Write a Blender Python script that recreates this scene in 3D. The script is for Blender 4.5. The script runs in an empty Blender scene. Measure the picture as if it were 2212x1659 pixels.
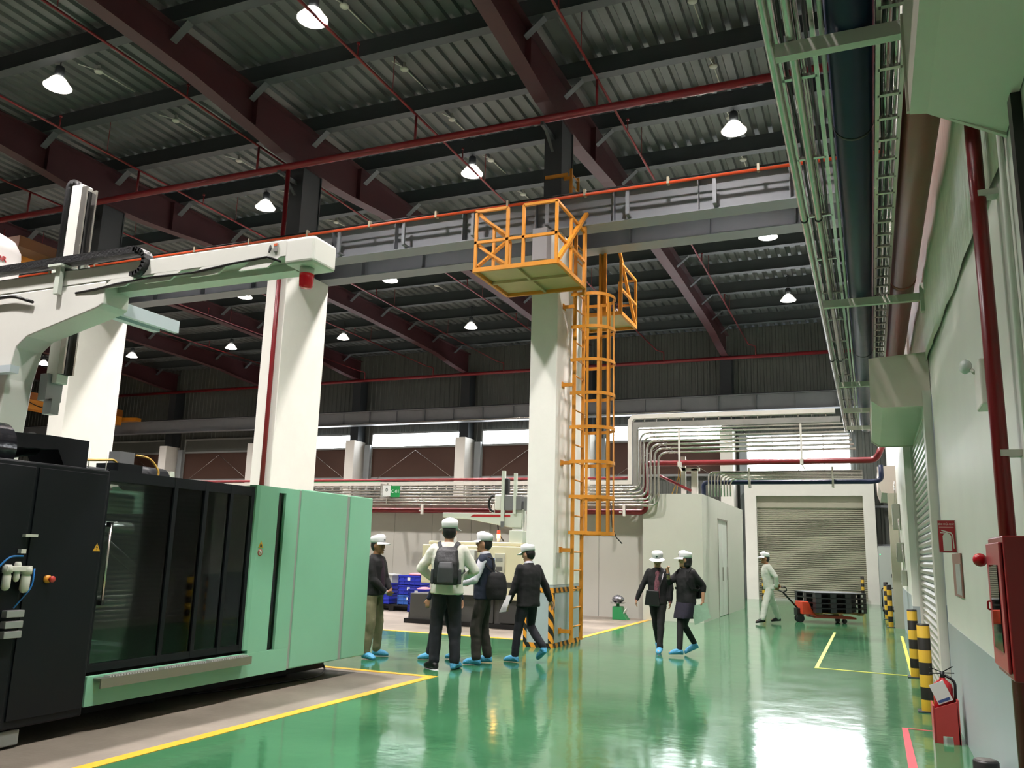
import bpy, bmesh, math, random
from mathutils import Vector, Matrix
random.seed(7)
SC = bpy.context.scene
COL = SC.collection
# ------------------------------------------------------------------ camera
YAW, PITCH, ROLL = map(math.radians, (23.136, 11.315, 1.58))
_f = Vector((-math.sin(YAW)*math.cos(PITCH), math.cos(YAW)*math.cos(PITCH), math.sin(PITCH)))
_r = Vector((math.cos(YAW), math.sin(YAW), 0)); _u = _r.cross(_f)
_r2 = _r*math.cos(ROLL)+_u*math.sin(ROLL); _u2 = -_r*math.sin(ROLL)+_u*math.cos(ROLL)
cam_d = bpy.data.cameras.new('camera'); cam = bpy.data.objects.new('camera', cam_d); COL.objects.link(cam)
M = Matrix.Identity(4)
for i in range(3):
    M[i][0] = _r2[i]; M[i][1] = _u2[i]; M[i][2] = -_f[i]
M[0][3], M[1][3], M[2][3] = 0, 0, 1.5
cam.matrix_world = M
cam_d.sensor_fit = 'HORIZONTAL'; cam_d.sensor_width = 36; cam_d.lens = 1808.6/2212*36
cam_d.clip_start = 0.05; cam_d.clip_end = 300
SC.camera = cam
# ------------------------------------------------------------------ world, exposure
W = bpy.data.worlds.new('world'); SC.world = W; W.use_nodes = True
W.node_tree.nodes['Background'].inputs[0].default_value = (0.75, 0.85, 1, 1)
W.node_tree.nodes['Background'].inputs[1].default_value = 0.25
VS = SC.view_settings
VS.view_transform = 'Standard'; VS.look = 'None'; VS.gamma = 1.0; VS.use_curve_mapping = False
VS.exposure = 0.42
LAMP_W = 330.0          # one high-bay lamp
LAMP_SPREAD = 126.0     # beam angle of its reflector
WINDOW_E = 9.0          # daylight behind the far windows
SC.cycles.use_denoising = True
SC.cycles.max_bounces = 4
SC.cycles.diffuse_bounces = 2
SC.cycles.glossy_bounces = 2
SC.cycles.transmission_bounces = 2
SC.cycles.use_adaptive_sampling = True
SC.cycles.adaptive_threshold = .1
SC.cycles.use_light_tree = False
SC.cycles.light_sampling_threshold = .03
SC.cycles.sample_clamp_indirect = 6.0
SC.cycles.caustics_reflective = False
SC.cycles.caustics_refractive = False

# ------------------------------------------------------------------ materials
def lin(h):
    h = h.lstrip('#'); o = []
    for i in (0, 2, 4):
        c = int(h[i:i+2], 16)/255
        o.append(c/12.92 if c <= .04045 else ((c+.055)/1.055)**2.4)
    return (*o, 1.0)
MATS = {}
def mat(name, col, rough=.5, metal=0.0, var=0.0, scale=6.0, bump=0.0, bscale=60.0, emit=None, estr=0.0, trans=0.0, alpha=1.0, spec=.5, stretch=None, coat=0.0):
    if name in MATS: return MATS[name]
    m = bpy.data.materials.new(name); m.use_nodes = True
    nt = m.node_tree; b = nt.nodes['Principled BSDF']
    c = lin(col)
    b.inputs['Base Color'].default_value = c
    b.inputs['Roughness'].default_value = rough
    b.inputs['Metallic'].default_value = metal
    b.inputs['Specular IOR Level'].default_value = spec
    b.inputs['Coat Weight'].default_value = coat
    b.inputs['Coat Roughness'].default_value = .08
    if emit:
        b.inputs['Emission Color'].default_value = lin(emit); b.inputs['Emission Strength'].default_value = estr
    if trans: b.inputs['Transmission Weight'].default_value = trans
    if alpha < 1: b.inputs['Alpha'].default_value = alpha
    if var or bump:
        tc = nt.nodes.new('ShaderNodeTexCoord'); mp = nt.nodes.new('ShaderNodeMapping')
        nt.links.new(tc.outputs['Object'], mp.inputs['Vector'])
        if stretch: mp.inputs['Scale'].default_value = stretch
    if var:
        n = nt.nodes.new('ShaderNodeTexNoise'); n.inputs['Scale'].default_value = scale; n.inputs['Detail'].default_value = 6; n.inputs['Roughness'].default_value = .6
        nt.links.new(mp.outputs[0], n.inputs['Vector'])
        r = nt.nodes.new('ShaderNodeMapRange'); r.inputs[1].default_value = .3; r.inputs[2].default_value = .7
        r.inputs[3].default_value = 1-var; r.inputs[4].default_value = 1+var*.6
        nt.links.new(n.outputs[0], r.inputs[0])
        x = nt.nodes.new('ShaderNodeMix'); x.data_type = 'RGBA'; x.blend_type = 'MULTIPLY'; x.inputs[0].default_value = 1
        x.inputs[6].default_value = c; nt.links.new(r.outputs[0], x.inputs[7]); nt.links.new(x.outputs[2], b.inputs['Base Color'])
        rr = nt.nodes.new('ShaderNodeMapRange'); rr.inputs[3].default_value = max(0.02, rough*.85); rr.inputs[4].default_value = min(1, rough*1.15)
        nt.links.new(n.outputs[0], rr.inputs[0]); nt.links.new(rr.outputs[0], b.inputs['Roughness'])
    if bump:
        n2 = nt.nodes.new('ShaderNodeTexNoise'); n2.inputs['Scale'].default_value = bscale; n2.inputs['Detail'].default_value = 3
        nt.links.new(mp.outputs[0], n2.inputs['Vector'])
        bp = nt.nodes.new('ShaderNodeBump'); bp.inputs['Strength'].default_value = bump; bp.inputs['Distance'].default_value = .02
        nt.links.new(n2.outputs[0], bp.inputs['Height']); nt.links.new(bp.outputs[0], b.inputs['Normal'])
    MATS[name] = m
    return m

def stripe_mat(name, ca, cb, axis=(0, 0, 1), period=.24, rough=.5):
    """two-tone paint bands (colour of the paint itself) along a direction in object space"""
    if name in MATS: return MATS[name]
    m = bpy.data.materials.new(name); m.use_nodes = True; nt = m.node_tree; b = nt.nodes['Principled BSDF']
    b.inputs['Roughness'].default_value = rough
    tc = nt.nodes.new('ShaderNodeTexCoord'); d = nt.nodes.new('ShaderNodeVectorMath'); d.operation = 'DOT_PRODUCT'; d.inputs[1].default_value = axis
    nt.links.new(tc.outputs['Object'], d.inputs[0])
    mu = nt.nodes.new('ShaderNodeMath'); mu.operation = 'DIVIDE'; mu.inputs[1].default_value = period; nt.links.new(d.outputs['Value'], mu.inputs[0])
    fr = nt.nodes.new('ShaderNodeMath'); fr.operation = 'FRACT'; nt.links.new(mu.outputs[0], fr.inputs[0])
    gt = nt.nodes.new('ShaderNodeMath'); gt.operation = 'GREATER_THAN'; gt.inputs[1].default_value = .5; nt.links.new(fr.outputs[0], gt.inputs[0])
    x = nt.nodes.new('ShaderNodeMix'); x.data_type = 'RGBA'; x.inputs[6].default_value = lin(ca); x.inputs[7].default_value = lin(cb)
    nt.links.new(gt.outputs[0], x.inputs[0]); nt.links.new(x.outputs[2], b.inputs['Base Color'])
    MATS[name] = m; return m

def glass_mat(name, tint, rough=.03, gloss=.14):
    if name in MATS: return MATS[name]
    m = bpy.data.materials.new(name); m.use_nodes = True; nt = m.node_tree
    for n in list(nt.nodes): nt.nodes.remove(n)
    o = nt.nodes.new('ShaderNodeOutputMaterial'); mx = nt.nodes.new('ShaderNodeMixShader')
    t = nt.nodes.new('ShaderNodeBsdfTransparent'); t.inputs[0].default_value = lin(tint)
    g = nt.nodes.new('ShaderNodeBsdfGlossy'); g.inputs['Roughness'].default_value = rough; g.inputs[0].default_value = (.9, .9, .9, 1)
    f = nt.nodes.new('ShaderNodeFresnel'); f.inputs[0].default_value = 1.45
    nt.links.new(f.outputs[0], mx.inputs[0]); nt.links.new(t.outputs[0], mx.inputs[1]); nt.links.new(g.outputs[0], mx.inputs[2]); nt.links.new(mx.outputs[0], o.inputs[0])
    MATS[name] = m; return m

# ------------------------------------------------------------------ mesh builder
def V(*a): return Vector(a)
class MB:
    def __init__(s): s.v = []; s.f = []; s.sm = []; s.mi = []; s.cur = 0
    def add(s, vs, fs, smooth=False):
        o = len(s.v); s.v += [tuple(p) for p in vs]
        for k, f in enumerate(fs):
            s.f.append([i+o for i in f]); s.sm.append(smooth[k] if isinstance(smooth, list) else smooth); s.mi.append(s.cur)
        return s
    def box(s, x0, x1, y0, y1, z0, z1):
        vs = [(x, y, z) for z in (z0, z1) for y in (y0, y1) for x in (x0, x1)]
        return s.add(vs, [(0, 2, 3, 1), (4, 5, 7, 6), (0, 1, 5, 4), (2, 6, 7, 3), (0, 4, 6, 2), (1, 3, 7, 5)])
    def bar(s, p0, p1, w, h, up=(0, 0, 1), ext=0.0):
        p0, p1 = Vector(p0), Vector(p1); d = (p1-p0).normalized(); u = Vector(up)
        if abs(d.dot(u)) > .99: u = Vector((0, 1, 0)) if abs(d.y) < .9 else Vector((1, 0, 0))
        a = d.cross(u).normalized(); u = a.cross(d)
        p0 = p0-d*ext; p1 = p1+d*ext
        vs = [p+a*(i*w/2)+u*(j*h/2) for p in (p0, p1) for i, j in ((-1, -1), (1, -1), (1, 1), (-1, 1))]
        return s.add(vs, [(3, 2, 1, 0), (4, 5, 6, 7), (0, 1, 5, 4), (1, 2, 6, 5), (2, 3, 7, 6), (3, 0, 4, 7)])
    def cyl(s, p0, p1, r0, r1=None, n=14, caps=True):
        r1 = r0 if r1 is None else r1
        p0, p1 = Vector(p0), Vector(p1); d = (p1-p0).normalized()
        a = d.orthogonal().normalized(); b = d.cross(a)
        vs = [p+(a*math.cos(t)+b*math.sin(t))*r for p, r in ((p0, r0), (p1, r1)) for t in [2*math.pi*i/n for i in range(n)]]
        fs = [(i, (i+1) % n, n+(i+1) % n, n+i) for i in range(n)]; sm = [True]*n
        if caps: fs += [tuple(reversed(range(n))), tuple(range(n, 2*n))]; sm += [False, False]
        return s.add(vs, fs, sm)
    def tube(s, path, r, n=10, caps=True, rad=None, flat=None):
        P = [Vector(p) for p in path]; m = len(P)
        T = []
        for i in range(m):
            t = (P[min(i+1, m-1)]-P[max(i-1, 0)]); T.append(t.normalized())
        a = T[0].orthogonal().normalized(); vs = []
        for i in range(m):
            if i:
                q = T[i-1].rotation_difference(T[i]); a = q @ a
            a = (a-T[i]*a.dot(T[i])).normalized(); b = T[i].cross(a); rr = rad[i] if rad else r
            vs += [P[i]+(a*math.cos(2*math.pi*k/n)+b*math.sin(2*math.pi*k/n))*rr for k in range(n)]
        fs = []; sm = []
        for i in range(m-1):
            for k in range(n): fs.append((i*n+k, i*n+(k+1) % n, (i+1)*n+(k+1) % n, (i+1)*n+k)); sm.append(True)
        if caps: fs += [tuple(reversed(range(n))), tuple(range((m-1)*n, m*n))]; sm += [False, False]
        return s.add(vs, fs, sm)
    def prism(s, poly, axis, a, b):
        def P(u, v, w):
            return {'x': (w, u, v), 'y': (u, w, v), 'z': (u, v, w)}[axis]
        n = len(poly); vs = [P(u, v, a) for u, v in poly]+[P(u, v, b) for u, v in poly]
        fs = [tuple(range(n)), tuple(reversed(range(n, 2*n)))]+[(i, n+i, n+(i+1) % n, (i+1) % n) for i in range(n)]
        return s.add(vs, fs)
    def lathe(s, prof, c=(0, 0, 0), n=24, axis='z', smooth=True):
        vs = []
        for r, z in prof:
            for k in range(n):
                t = 2*math.pi*k/n; u, v = r*math.cos(t), r*math.sin(t)
                p = {'z': (u, v, z), 'y': (u, z, v), 'x': (z, u, v)}[axis]
                vs.append((p[0]+c[0], p[1]+c[1], p[2]+c[2]))
        fs = [(i*n+k, i*n+(k+1) % n, (i+1)*n+(k+1) % n, (i+1)*n+k) for i in range(len(prof)-1) for k in range(n)]
        return s.add(vs, fs, smooth)
    def ball(s, c, rx, ry=None, rz=None, nu=16, nv=10, rot=None):
        ry = rx if ry is None else ry; rz = rx if rz is None else rz
        vs = []; c = Vector(c)
        for j in range(nv+1):
            t = math.pi*j/nv
            for i in range(nu):
                u = 2*math.pi*i/nu
                p = Vector((rx*math.sin(t)*math.cos(u), ry*math.sin(t)*math.sin(u), rz*math.cos(t)))
                if rot: p = rot @ p
                vs.append(c+p)
        fs = [(j*nu+i, (j+1)*nu+i, (j+1)*nu+(i+1) % nu, j*nu+(i+1) % nu) for j in range(nv) for i in range(nu)]
        return s.add(vs, fs, True)
    def merge(s, o, M=None):
        off = len(s.v); s.v += [tuple(M @ Vector(p)) if M else p for p in o.v]
        s.f += [[i+off for i in f] for f in o.f]; s.sm += o.sm; s.mi += o.mi
        return s
    def xf(s, M): s.v = [tuple(M @ Vector(p)) for p in s.v]; return s
    def mesh(s, name, mats):
        me = bpy.data.meshes.new(name); me.from_pydata(s.v, [], s.f)
        bm = bmesh.new(); bm.from_mesh(me); bmesh.ops.remove_doubles(bm, verts=bm.verts, dist=1e-5); bmesh.ops.recalc_face_normals(bm, faces=bm.faces)
        same = len(bm.faces) == len(s.f)
        bm.to_mesh(me); bm.free()
        if same:
            me.polygons.foreach_set('use_smooth', s.sm); me.polygons.foreach_set('material_index', s.mi)
        else:
            me.polygons.foreach_set('use_smooth', [any(s.sm)]*len(me.polygons))
        for m in (mats if isinstance(mats, (list, tuple)) else [mats]): me.materials.append(m)
        me.update(); return me
    def build(s, name, mats, parent=None, label=None, cat=None, group=None, kind=None, bevel=0.0, seg=2):
        o = bpy.data.objects.new(name, s.mesh(name, mats)); COL.objects.link(o)
        if parent is not None:
            o.parent = parent
            off = world_off(parent)
            if off.length > 1e-6:
                for vv in o.data.vertices: vv.co -= off
        tag(o, label, cat, group, kind)
        if bevel:
            b = o.modifiers.new('bevel', 'BEVEL'); b.width = bevel; b.segments = seg; b.limit_method = 'ANGLE'; b.angle_limit = math.radians(35)
        return o
def world_off(o):
    off = Vector((0, 0, 0))
    while o is not None: off += o.location; o = o.parent
    return off
def tag(o, label=None, cat=None, group=None, kind=None):
    if label: o['label'] = label
    if cat: o['category'] = cat
    if group: o['group'] = group
    if kind: o['kind'] = kind
    return o
def thing(name, label, cat, loc=(0, 0, 0), group=None, kind=None):
    o = bpy.data.objects.new(name, None); COL.objects.link(o); o.location = loc; o.empty_display_size = .1
    return tag(o, label, cat, group, kind)
def clone(root, delta, label=None, group=None):
    r = root.copy(); COL.objects.link(r); r.location = root.location+Vector(delta)
    if label: r['label'] = label
    if group: r['group'] = group
    for ch in list(root.children):
        c = ch.copy(); COL.objects.link(c); c.parent = r
        for g in list(ch.children):
            d = g.copy(); COL.objects.link(d); d.parent = c
    return r
def text_mb(txt, size, M, extrude=.001):
    """lettering as flat mesh geometry placed by matrix M (text in its local XY plane)"""
    cu = bpy.data.curves.new('lettering', 'FONT'); cu.body = txt; cu.size = size; cu.extrude = extrude; cu.resolution_u = 2
    cu.align_x = 'CENTER'; cu.align_y = 'CENTER'
    o = bpy.data.objects.new('lettering', cu); COL.objects.link(o)
    dg = bpy.context.evaluated_depsgraph_get(); me = bpy.data.meshes.new_from_object(o.evaluated_get(dg))
    b = MB(); b.add([M @ v.co for v in me.vertices], [tuple(p.vertices) for p in me.polygons])
    bpy.data.objects.remove(o); bpy.data.curves.remove(cu); bpy.data.meshes.remove(me)
    return b
def bend(pts, r, n=6):
    """polyline with rounded corners"""
    P = [Vector(p) for p in pts]; out = [P[0]]
    for i in range(1, len(P)-1):
        a = (P[i-1]-P[i]); b = (P[i+1]-P[i]); ra = min(r, a.length*.49, b.length*.49)
        a.normalize(); b.normalize(); s0 = P[i]+a*ra; s1 = P[i]+b*ra
        for k in range(n+1):
            t = k/n; out.append(s0*(1-t)**2+P[i]*2*t*(1-t)+s1*t*t)
    out.append(P[-1]); return out
ORD = ['first', 'second', 'third', 'fourth', 'fifth', 'sixth', 'seventh', 'eighth', 'ninth', 'tenth', 'eleventh', 'twelfth', 'thirteenth', 'fourteenth', 'fifteenth', 'sixteenth', 'seventeenth', 'eighteenth', 'nineteenth', 'twentieth']

# palette
white_paint = mat('white_wall_paint', '#e8e6de', .55, var=.04, scale=2)
pale_wall = mat('pale_wall_paint', '#e3e3da', .5, var=.04, scale=1.5)
dado_grey = mat('grey_dado_paint', '#a3adb0', .45, var=.06, scale=3)
maroon = mat('maroon_steel_paint', '#462428', .5, var=.15, scale=2)
purlin_m = mat('grey_purlin_steel', '#454b4e', .5, var=.1, scale=3)
deck_m = mat('galvanised_roof_deck', '#686d6d', .45, .3, var=.15, scale=1.2)
steel_dark = mat('dark_grey_column_steel', '#2f3438', .5, var=.1, scale=2)
girder_m = mat('grey_crane_girder_paint', '#83868c', .5, var=.08, scale=2)
orange = mat('orange_ladder_paint', '#d28a2b', .45, var=.1, scale=4)
red_pipe = mat('red_pipe_paint', '#7e1b22', .35, var=.08, scale=5)
blue_pipe = mat('dark_blue_pipe_paint', '#12213f', .38, var=.15, scale=4, spec=.35)
galv = mat('galvanised_conduit', '#c6c2bb', .26, .85, var=.08, scale=8)
white_steel = mat('white_bracket_paint', '#ddd8cf', .45, var=.05, scale=5)
black_plastic = mat('black_plastic', '#0d0e10', .4)
yellow_line = mat('yellow_floor_paint', '#e6ae34', .4, var=.12, scale=12)
clad_m = mat('grey_wall_cladding', '#636762', .5, .2, var=.1, scale=1.5)
chrome = mat('polished_steel', '#b9bbbb', .2, 1.0)
# ------------------------------------------------------------------ floor
def floor_material():
    m = bpy.data.materials.new('green_epoxy_floor'); m.use_nodes = True; nt = m.node_tree; b = nt.nodes['Principled BSDF']
    tc = nt.nodes.new('ShaderNodeTexCoord')
    def noise(scale, det=5, rough=.6, mp=None):
        n = nt.nodes.new('ShaderNodeTexNoise'); n.inputs['Scale'].default_value = scale; n.inputs['Detail'].default_value = det; n.inputs['Roughness'].default_value = rough
        nt.links.new(mp or tc.outputs['Object'], n.inputs['Vector']); return n.outputs[0]
    cr = nt.nodes.new('ShaderNodeValToRGB'); e = cr.color_ramp.elements
    e[0].position = .3; e[0].color = lin('#316341'); e[1].position = .72; e[1].color = lin('#447a54')
    nt.links.new(noise(.9), cr.inputs[0])
    nt.links.new(cr.outputs[0], b.inputs['Base Color'])
    rr = nt.nodes.new('ShaderNodeMapRange'); rr.inputs[3].default_value = .06; rr.inputs[4].default_value = .16
    nt.links.new(noise(2.2, 4), rr.inputs[0]); nt.links.new(rr.outputs[0], b.inputs['Roughness'])
    bp = nt.nodes.new('ShaderNodeBump'); bp.inputs['Strength'].default_value = .05; bp.inputs['Distance'].default_value = .05
    nt.links.new(noise(3.5, 3, .5), bp.inputs['Height']); nt.links.new(bp.outputs[0], b.inputs['Normal'])
    b.inputs['Specular IOR Level'].default_value = .6
    return m
epoxy = floor_material()
concrete = mat('bare_concrete', '#857c70', .6, var=.45, scale=.9, bump=.15, bscale=25)
b = MB()
b.add([(-4.97, -8, 0), (1, -8, 0), (1, 35, 0), (-4.97, 35, 0)], [(0, 1, 2, 3)])
b.add([(-48, 9.4, 0), (-4.97, 9.4, 0), (-4.97, 14.05, 0), (-48, 14.05, 0)], [(0, 1, 2, 3)])
b.cur = 1
b.add([(-48, -8, 0), (-4.97, -8, 0), (-4.97, 9.4, 0), (-48, 9.4, 0)], [(0, 1, 2, 3)])
b.add([(-48, 14.05, 0), (-4.97, 14.05, 0), (-4.97, 35, 0), (-48, 35, 0)], [(0, 1, 2, 3)])
b.build('floor', [epoxy, concrete], label='glossy green epoxy floor with bare concrete machine bays', cat='floor', kind='structure')
def floor_line(pts, label, m=yellow_line):
    q = MB(); q.prism(pts, 'z', .0005, .004); q.build('floor_marking', m, label=label, cat='floor line', kind='structure')
floor_line([(-5.0, 3.0), (-4.89, 3.0), (-4.89, 9.42), (-7.6, 9.42), (-7.6, 9.31), (-5.0, 9.31)], 'yellow painted line around the mint green machine bay')
floor_line([(-12.0, 14.0), (-4.89, 14.0), (-4.89, 20.2), (-5.0, 20.2), (-5.0, 14.12), (-12.0, 14.12)], 'yellow painted line around the bay behind the columns')
thin_yellow = mat('thin_yellow_tape', '#d8d24a', .45, var=.1, scale=20)
floor_line([(-.83, 13.12), (-.78, 13.12), (-.78, 19.65), (-.83, 19.65)], 'thin yellow floor line in the aisle ahead of the pallet truck', thin_yellow)
floor_line([(-.78, 13.12), (.43, 13.0), (.43, 13.04), (-.78, 13.16)], 'thin yellow floor line crossing towards the striped bollard', thin_yellow)
floor_line([(.4, 13.04), (.45, 13.04), (.51, 19.7), (.46, 19.7)], 'thin yellow floor line along the wall with the roller shutters', thin_yellow)
pink_tape = mat('red_floor_tape', '#d8505a', .5, var=.1, scale=20)
floor_line([(.17, 7.3), (.235, 7.3), (.225, 8.98), (.175, 8.98)], 'short red tape strip on the floor before the extinguisher', pink_tape)
floor_line([(.225, 8.96), (.45, 8.95), (.45, 8.975), (.225, 8.985)], 'thin red tape crossing the floor beside the extinguisher stand', pink_tape)

# ------------------------------------------------------------------ corrugated sheets
def corrugated(n0, n1, pitch, depth, top):
    """trapezoid profile: list of (u, offset)"""
    out = []; k = n0
    while k < n1:
        out += [(k, 0), (k+pitch*.5, 0), (k+pitch*.6, depth), (k+pitch*.9, depth)]; k += pitch
    out.append((k, 0)); return out
pr = corrugated(-48, 1.0, .3, .06, 0)
b = MB(); vs = []
for u, d in pr: vs += [(u, 4.0, 10.73+d), (u, 34.4, 10.73+d)]
b.add(vs, [(2*i, 2*i+1, 2*i+3, 2*i+2) for i in range(len(pr)-1)])
b.build('ceiling', deck_m, label='corrugated galvanised steel roof deck', cat='ceiling', kind='structure')
b = MB(); b.box(-48, 1, -8, 4.05, 10.73, 10.8); b.build('ceiling', deck_m, label='plain roof deck stretch behind the viewpoint', cat='ceiling', kind='structure')
pr = corrugated(-48, 1.0, .25, .03, 0)
b = MB(); vs = []
for u, d in pr: vs += [(u, 34.2-d, 0), (u, 34.2-d, 10.75)]
b.add(vs, [(2*i, 2*i+2, 2*i+3, 2*i+1) for i in range(len(pr)-1)])
b.build('wall_far', clad_m, label='grey ribbed steel cladding of the far gable wall', cat='wall', kind='structure')
b = MB(); b.box(-48.2, -48, -8, 34.4, 0, 10.75); b.build('wall_left', clad_m, label='distant side wall beyond the machines', cat='wall', kind='structure')
b = MB(); b.box(-48, 1, -8.2, -8, 0, 10.75); b.build('wall_back', pale_wall, label='plain wall behind the viewpoint', cat='wall', kind='structure')

# ------------------------------------------------------------------ rafters, purlins, columns
XR = [-5.02-5.8*k for k in range(7)]
PY = [5.62+2.04*k for k in range(14)]
def rafter_profile(y0, y1):
    ctr = [13.8, 33.6]
    ys = sorted(set([y0, y1]+[y for y in (3, 8, 10.2, 11.2, 12.0, 12.8, 14.6, 15.6, 16.8, 18.5, 24, 28, 30.5, 32, 33) if y0 < y < y1]))
    pts = []
    for y in ys:
        d = min(abs(y-c) for c in ctr)
        z = 9.45 if d < 1.0 else (9.45+(d-1.0)/2.4*.25 if d < 3.4 else 9.70+min(1, (d-3.4)/5)*.08)
        pts.append((y, z))
    return pts
rl = ['maroon roof rafter above the caged ladder column', 'maroon roof rafter above the column with the red riser pipe', 'maroon roof rafter above the column behind the gantry robot', 'maroon roof rafter, fourth from the wall with the roller shutters', 'maroon roof rafter, fifth from the wall with the roller shutters', 'maroon roof rafter, sixth from the wall with the roller shutters', 'maroon roof rafter, farthest from the wall with the roller shutters']
for k, x in enumerate(XR):
    t = thing('rafter', rl[k], 'rafter', (x, 13.8, 9.45), kind='structure')
    pf = rafter_profile(3.0, 33.7)
    q = MB(); n = len(pf); q.prism(pf+[(33.7, 10.33), (3.0, 10.33)], 'x', x-.012, x+.012); q.build('web', maroon, t)
    q = MB()
    for (ya, za), (yb, zb) in zip(pf, pf[1:]):
        q.add([(x+s*.14, y, z+h) for (y, z) in ((ya, za), (yb, zb)) for s in (-1, 1) for h in (-.02, .0)], [(0, 4, 6, 2), (1, 3, 7, 5), (0, 1, 5, 4), (2, 6, 7, 3), (0, 2, 3, 1), (4, 5, 7, 6)])
    q.build('bottom_flange', maroon, t)
    q = MB(); q.box(x-.14, x+.14, 3, 33.7, 10.33, 10.35); q.build('top_flange', maroon, t)
    if k < 3:
        for yy in (11.9, 15.6):
            q = MB(); q.box(x-.12, x+.12, yy-.01, yy+.01, 9.56 if yy < 13 else 9.55, 10.33); q.build('stiffener', maroon, t)
npl = len(PY)
for k, y in enumerate(PY):
    t = thing('purlin', 'grey steel roof purlin, %s from the far gable wall' % ORD[npl-1-k], 'purlin', (-20, y, 10.35), kind='structure')
    q = MB(); q.box(-47, .6, y-.012, y+.012, 10.35, 10.73); q.build('web', purlin_m, t)
    q = MB(); q.box(-47, .6, y-.1, y+.1, 10.338, 10.352); q.build('flange', purlin_m, t)
    for x in XR[:6]:
        for s in (-1, 1):
            if s == -1 and x > -6: continue
            if y < 7 and x > -9: continue
            q = MB(); q.bar((x+s*.06, y+.03, 10.05), (x+s*.42, y+.03, 10.345), .15, .012, up=(s*.3, 0, -.36)); q.build('fly_brace', purlin_m, t)

pier_stripe_z = stripe_mat('orange_black_stripes_up', '#e2942a', '#141414', (1, 1, .9), .2)
pier_stripe_h = stripe_mat('orange_black_stripes_across', '#e2942a', '#141414', (1, .8, .6), .17)
pl = ['white pier carrying the caged ladder and orange platform', 'white pier with a red riser pipe behind the mint machine', 'white pier behind the gantry robot bracket']
for k in range(3):
    x0 = -5.267-5.83*k; x1 = x0+.49
    t = thing('column', pl[k], 'column', (x0+.245, 13.8, 0), kind='structure')
    q = MB(); q.box(x0, x1, 13.1, 14.5, .98, 7.08); q.build('shaft', white_paint, t, bevel=.01)
    q = MB(); q.box(x0-.004, x1+.004, 13.096, 14.504, 0, .98); q.build('painted_base', dado_grey, t)
    if k == 0:
        e = .008
        for (a, c2, nm) in ((0, .075, 'base_stripe'), (.86, .94, 'top_stripe')):
            q = MB(); q.box(x0-e, x1+e, 13.1-e, 14.5+e, a, c2); q.build(nm, pier_stripe_h, t)
        q = MB(); q.box(x1-.07, x1+e*1.3, 13.1-e*1.3, 13.1+.07, .075, .86); q.build('corner_stripe', pier_stripe_z, t)
        q = MB(); q.box(x0-e*1.3, x0+.05, 13.1-e*1.3, 13.1+.05, .075, .86); q.build('corner_stripe', pier_stripe_z, t)
        q = MB(); q.box(x1, x1+.006, 13.2, 13.42, 1.27, 1.5); q.build('notice_plate', mat('grey_notice', '#b7b9b2', .5), t)
    xs = x0+.2
    q = MB(); q.box(xs-.17, xs+.17, 13.5, 13.53, 7.08, 9.46); q.box(xs-.17, xs+.17, 14.12, 14.15, 7.08, 9.46); q.box(xs-.012, xs+.15, 13.53, 14.12, 7.08, 9.46); q.build('steel_post', steel_dark, t)

# far wall pillars
for k in range(7):
    x0 = -5.267-5.8*k; x1 = x0+.5
    t = thing('column', 'white wall pillar along the far wall, %s from the roller shutter' % ORD[k], 'column', (x0+.25, 33.7, 0), kind='structure')
    q = MB(); q.box(x0, x1, 33.2, 34.15, 0, 6.45); q.build('shaft', white_paint, t, bevel=.02)
    q = MB(); q.box(x0+.03, x1-.03, 33.5, 33.53, 6.45, 9.46); q.box(x0+.03, x1-.03, 34.08, 34.11, 6.45, 9.46); q.box(x0+.22, x1-.03, 33.53, 34.08, 6.45, 9.46); q.build('steel_post', steel_dark, t)
    # narrow steel post beside each pillar
    q = MB(); q.box(x1+.15, x1+.45, 33.85, 34.15, 0, 6.3); q.build('side_post', mat('grey_post_paint', '#8a9092', .5), t)

# far windows: bright glazing strip over a brown panel
frame_grey = mat('grey_window_frame', '#8f9391', .5)
brown_panel = mat('brown_panel', '#4a3126', .6, var=.1, scale=2)
day = mat('daylight_glazing', '#f4f6f7', .4, emit='#f6faff', estr=WINDOW_E)
wl = 0
for k in range(6):
    xa = -5.267-5.8*k+.5+.5 if False else -5.267-5.8*(k+1)+.98; xb = -5.267-5.8*k-.05
    wl += 1
    t = thing('window_%d' % wl, 'far wall window bay with brown lower panel, %s from the roller shutter' % ORD[k], 'window', ((xa+xb)/2, 34.1, 4.7), kind='structure')
    q = MB(); q.box(xa, xb, 34.06, 34.12, 4.75, 6.12); q.build('brown_panel', brown_panel, t)
    q = MB()
    for zz in (4.68, 6.12): q.box(xa-.04, xb+.04, 34.0, 34.13, zz, zz+.09)
    q.box(xa-.06, xa, 34.0, 34.13, 4.68, 6.85); q.box(xb, xb+.06, 34.0, 34.13, 4.68, 6.85); q.box(xa-.04, xb+.04, 34.0, 34.13, 6.8, 6.88)
    q.build('frame', frame_grey, t)
    if k < 4:
        n = 5
        for i in range(n):
            u0 = xa+(xb-xa)*i/n+.015; u1 = xa+(xb-xa)*(i+1)/n-.015
            q = MB(); q.box(u0, u1, 34.04, 34.09, 6.22, 6.8); q.build('pane', day, t)
    else:
        q = MB(); q.box(xa, xb, 34.05, 34.09, 6.21, 6.8); q.build('blind_panel', clad_m, t)
    q = MB(); q.cyl((xa+.4, 33.95, 4.7), ((xa+xb)/2, 33.95, 6.0), .012, n=6); q.cyl((xb-.4, 33.95, 4.7), ((xa+xb)/2, 33.95, 6.0), .012, n=6); q.build('bracing_cable', galv, t)
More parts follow.
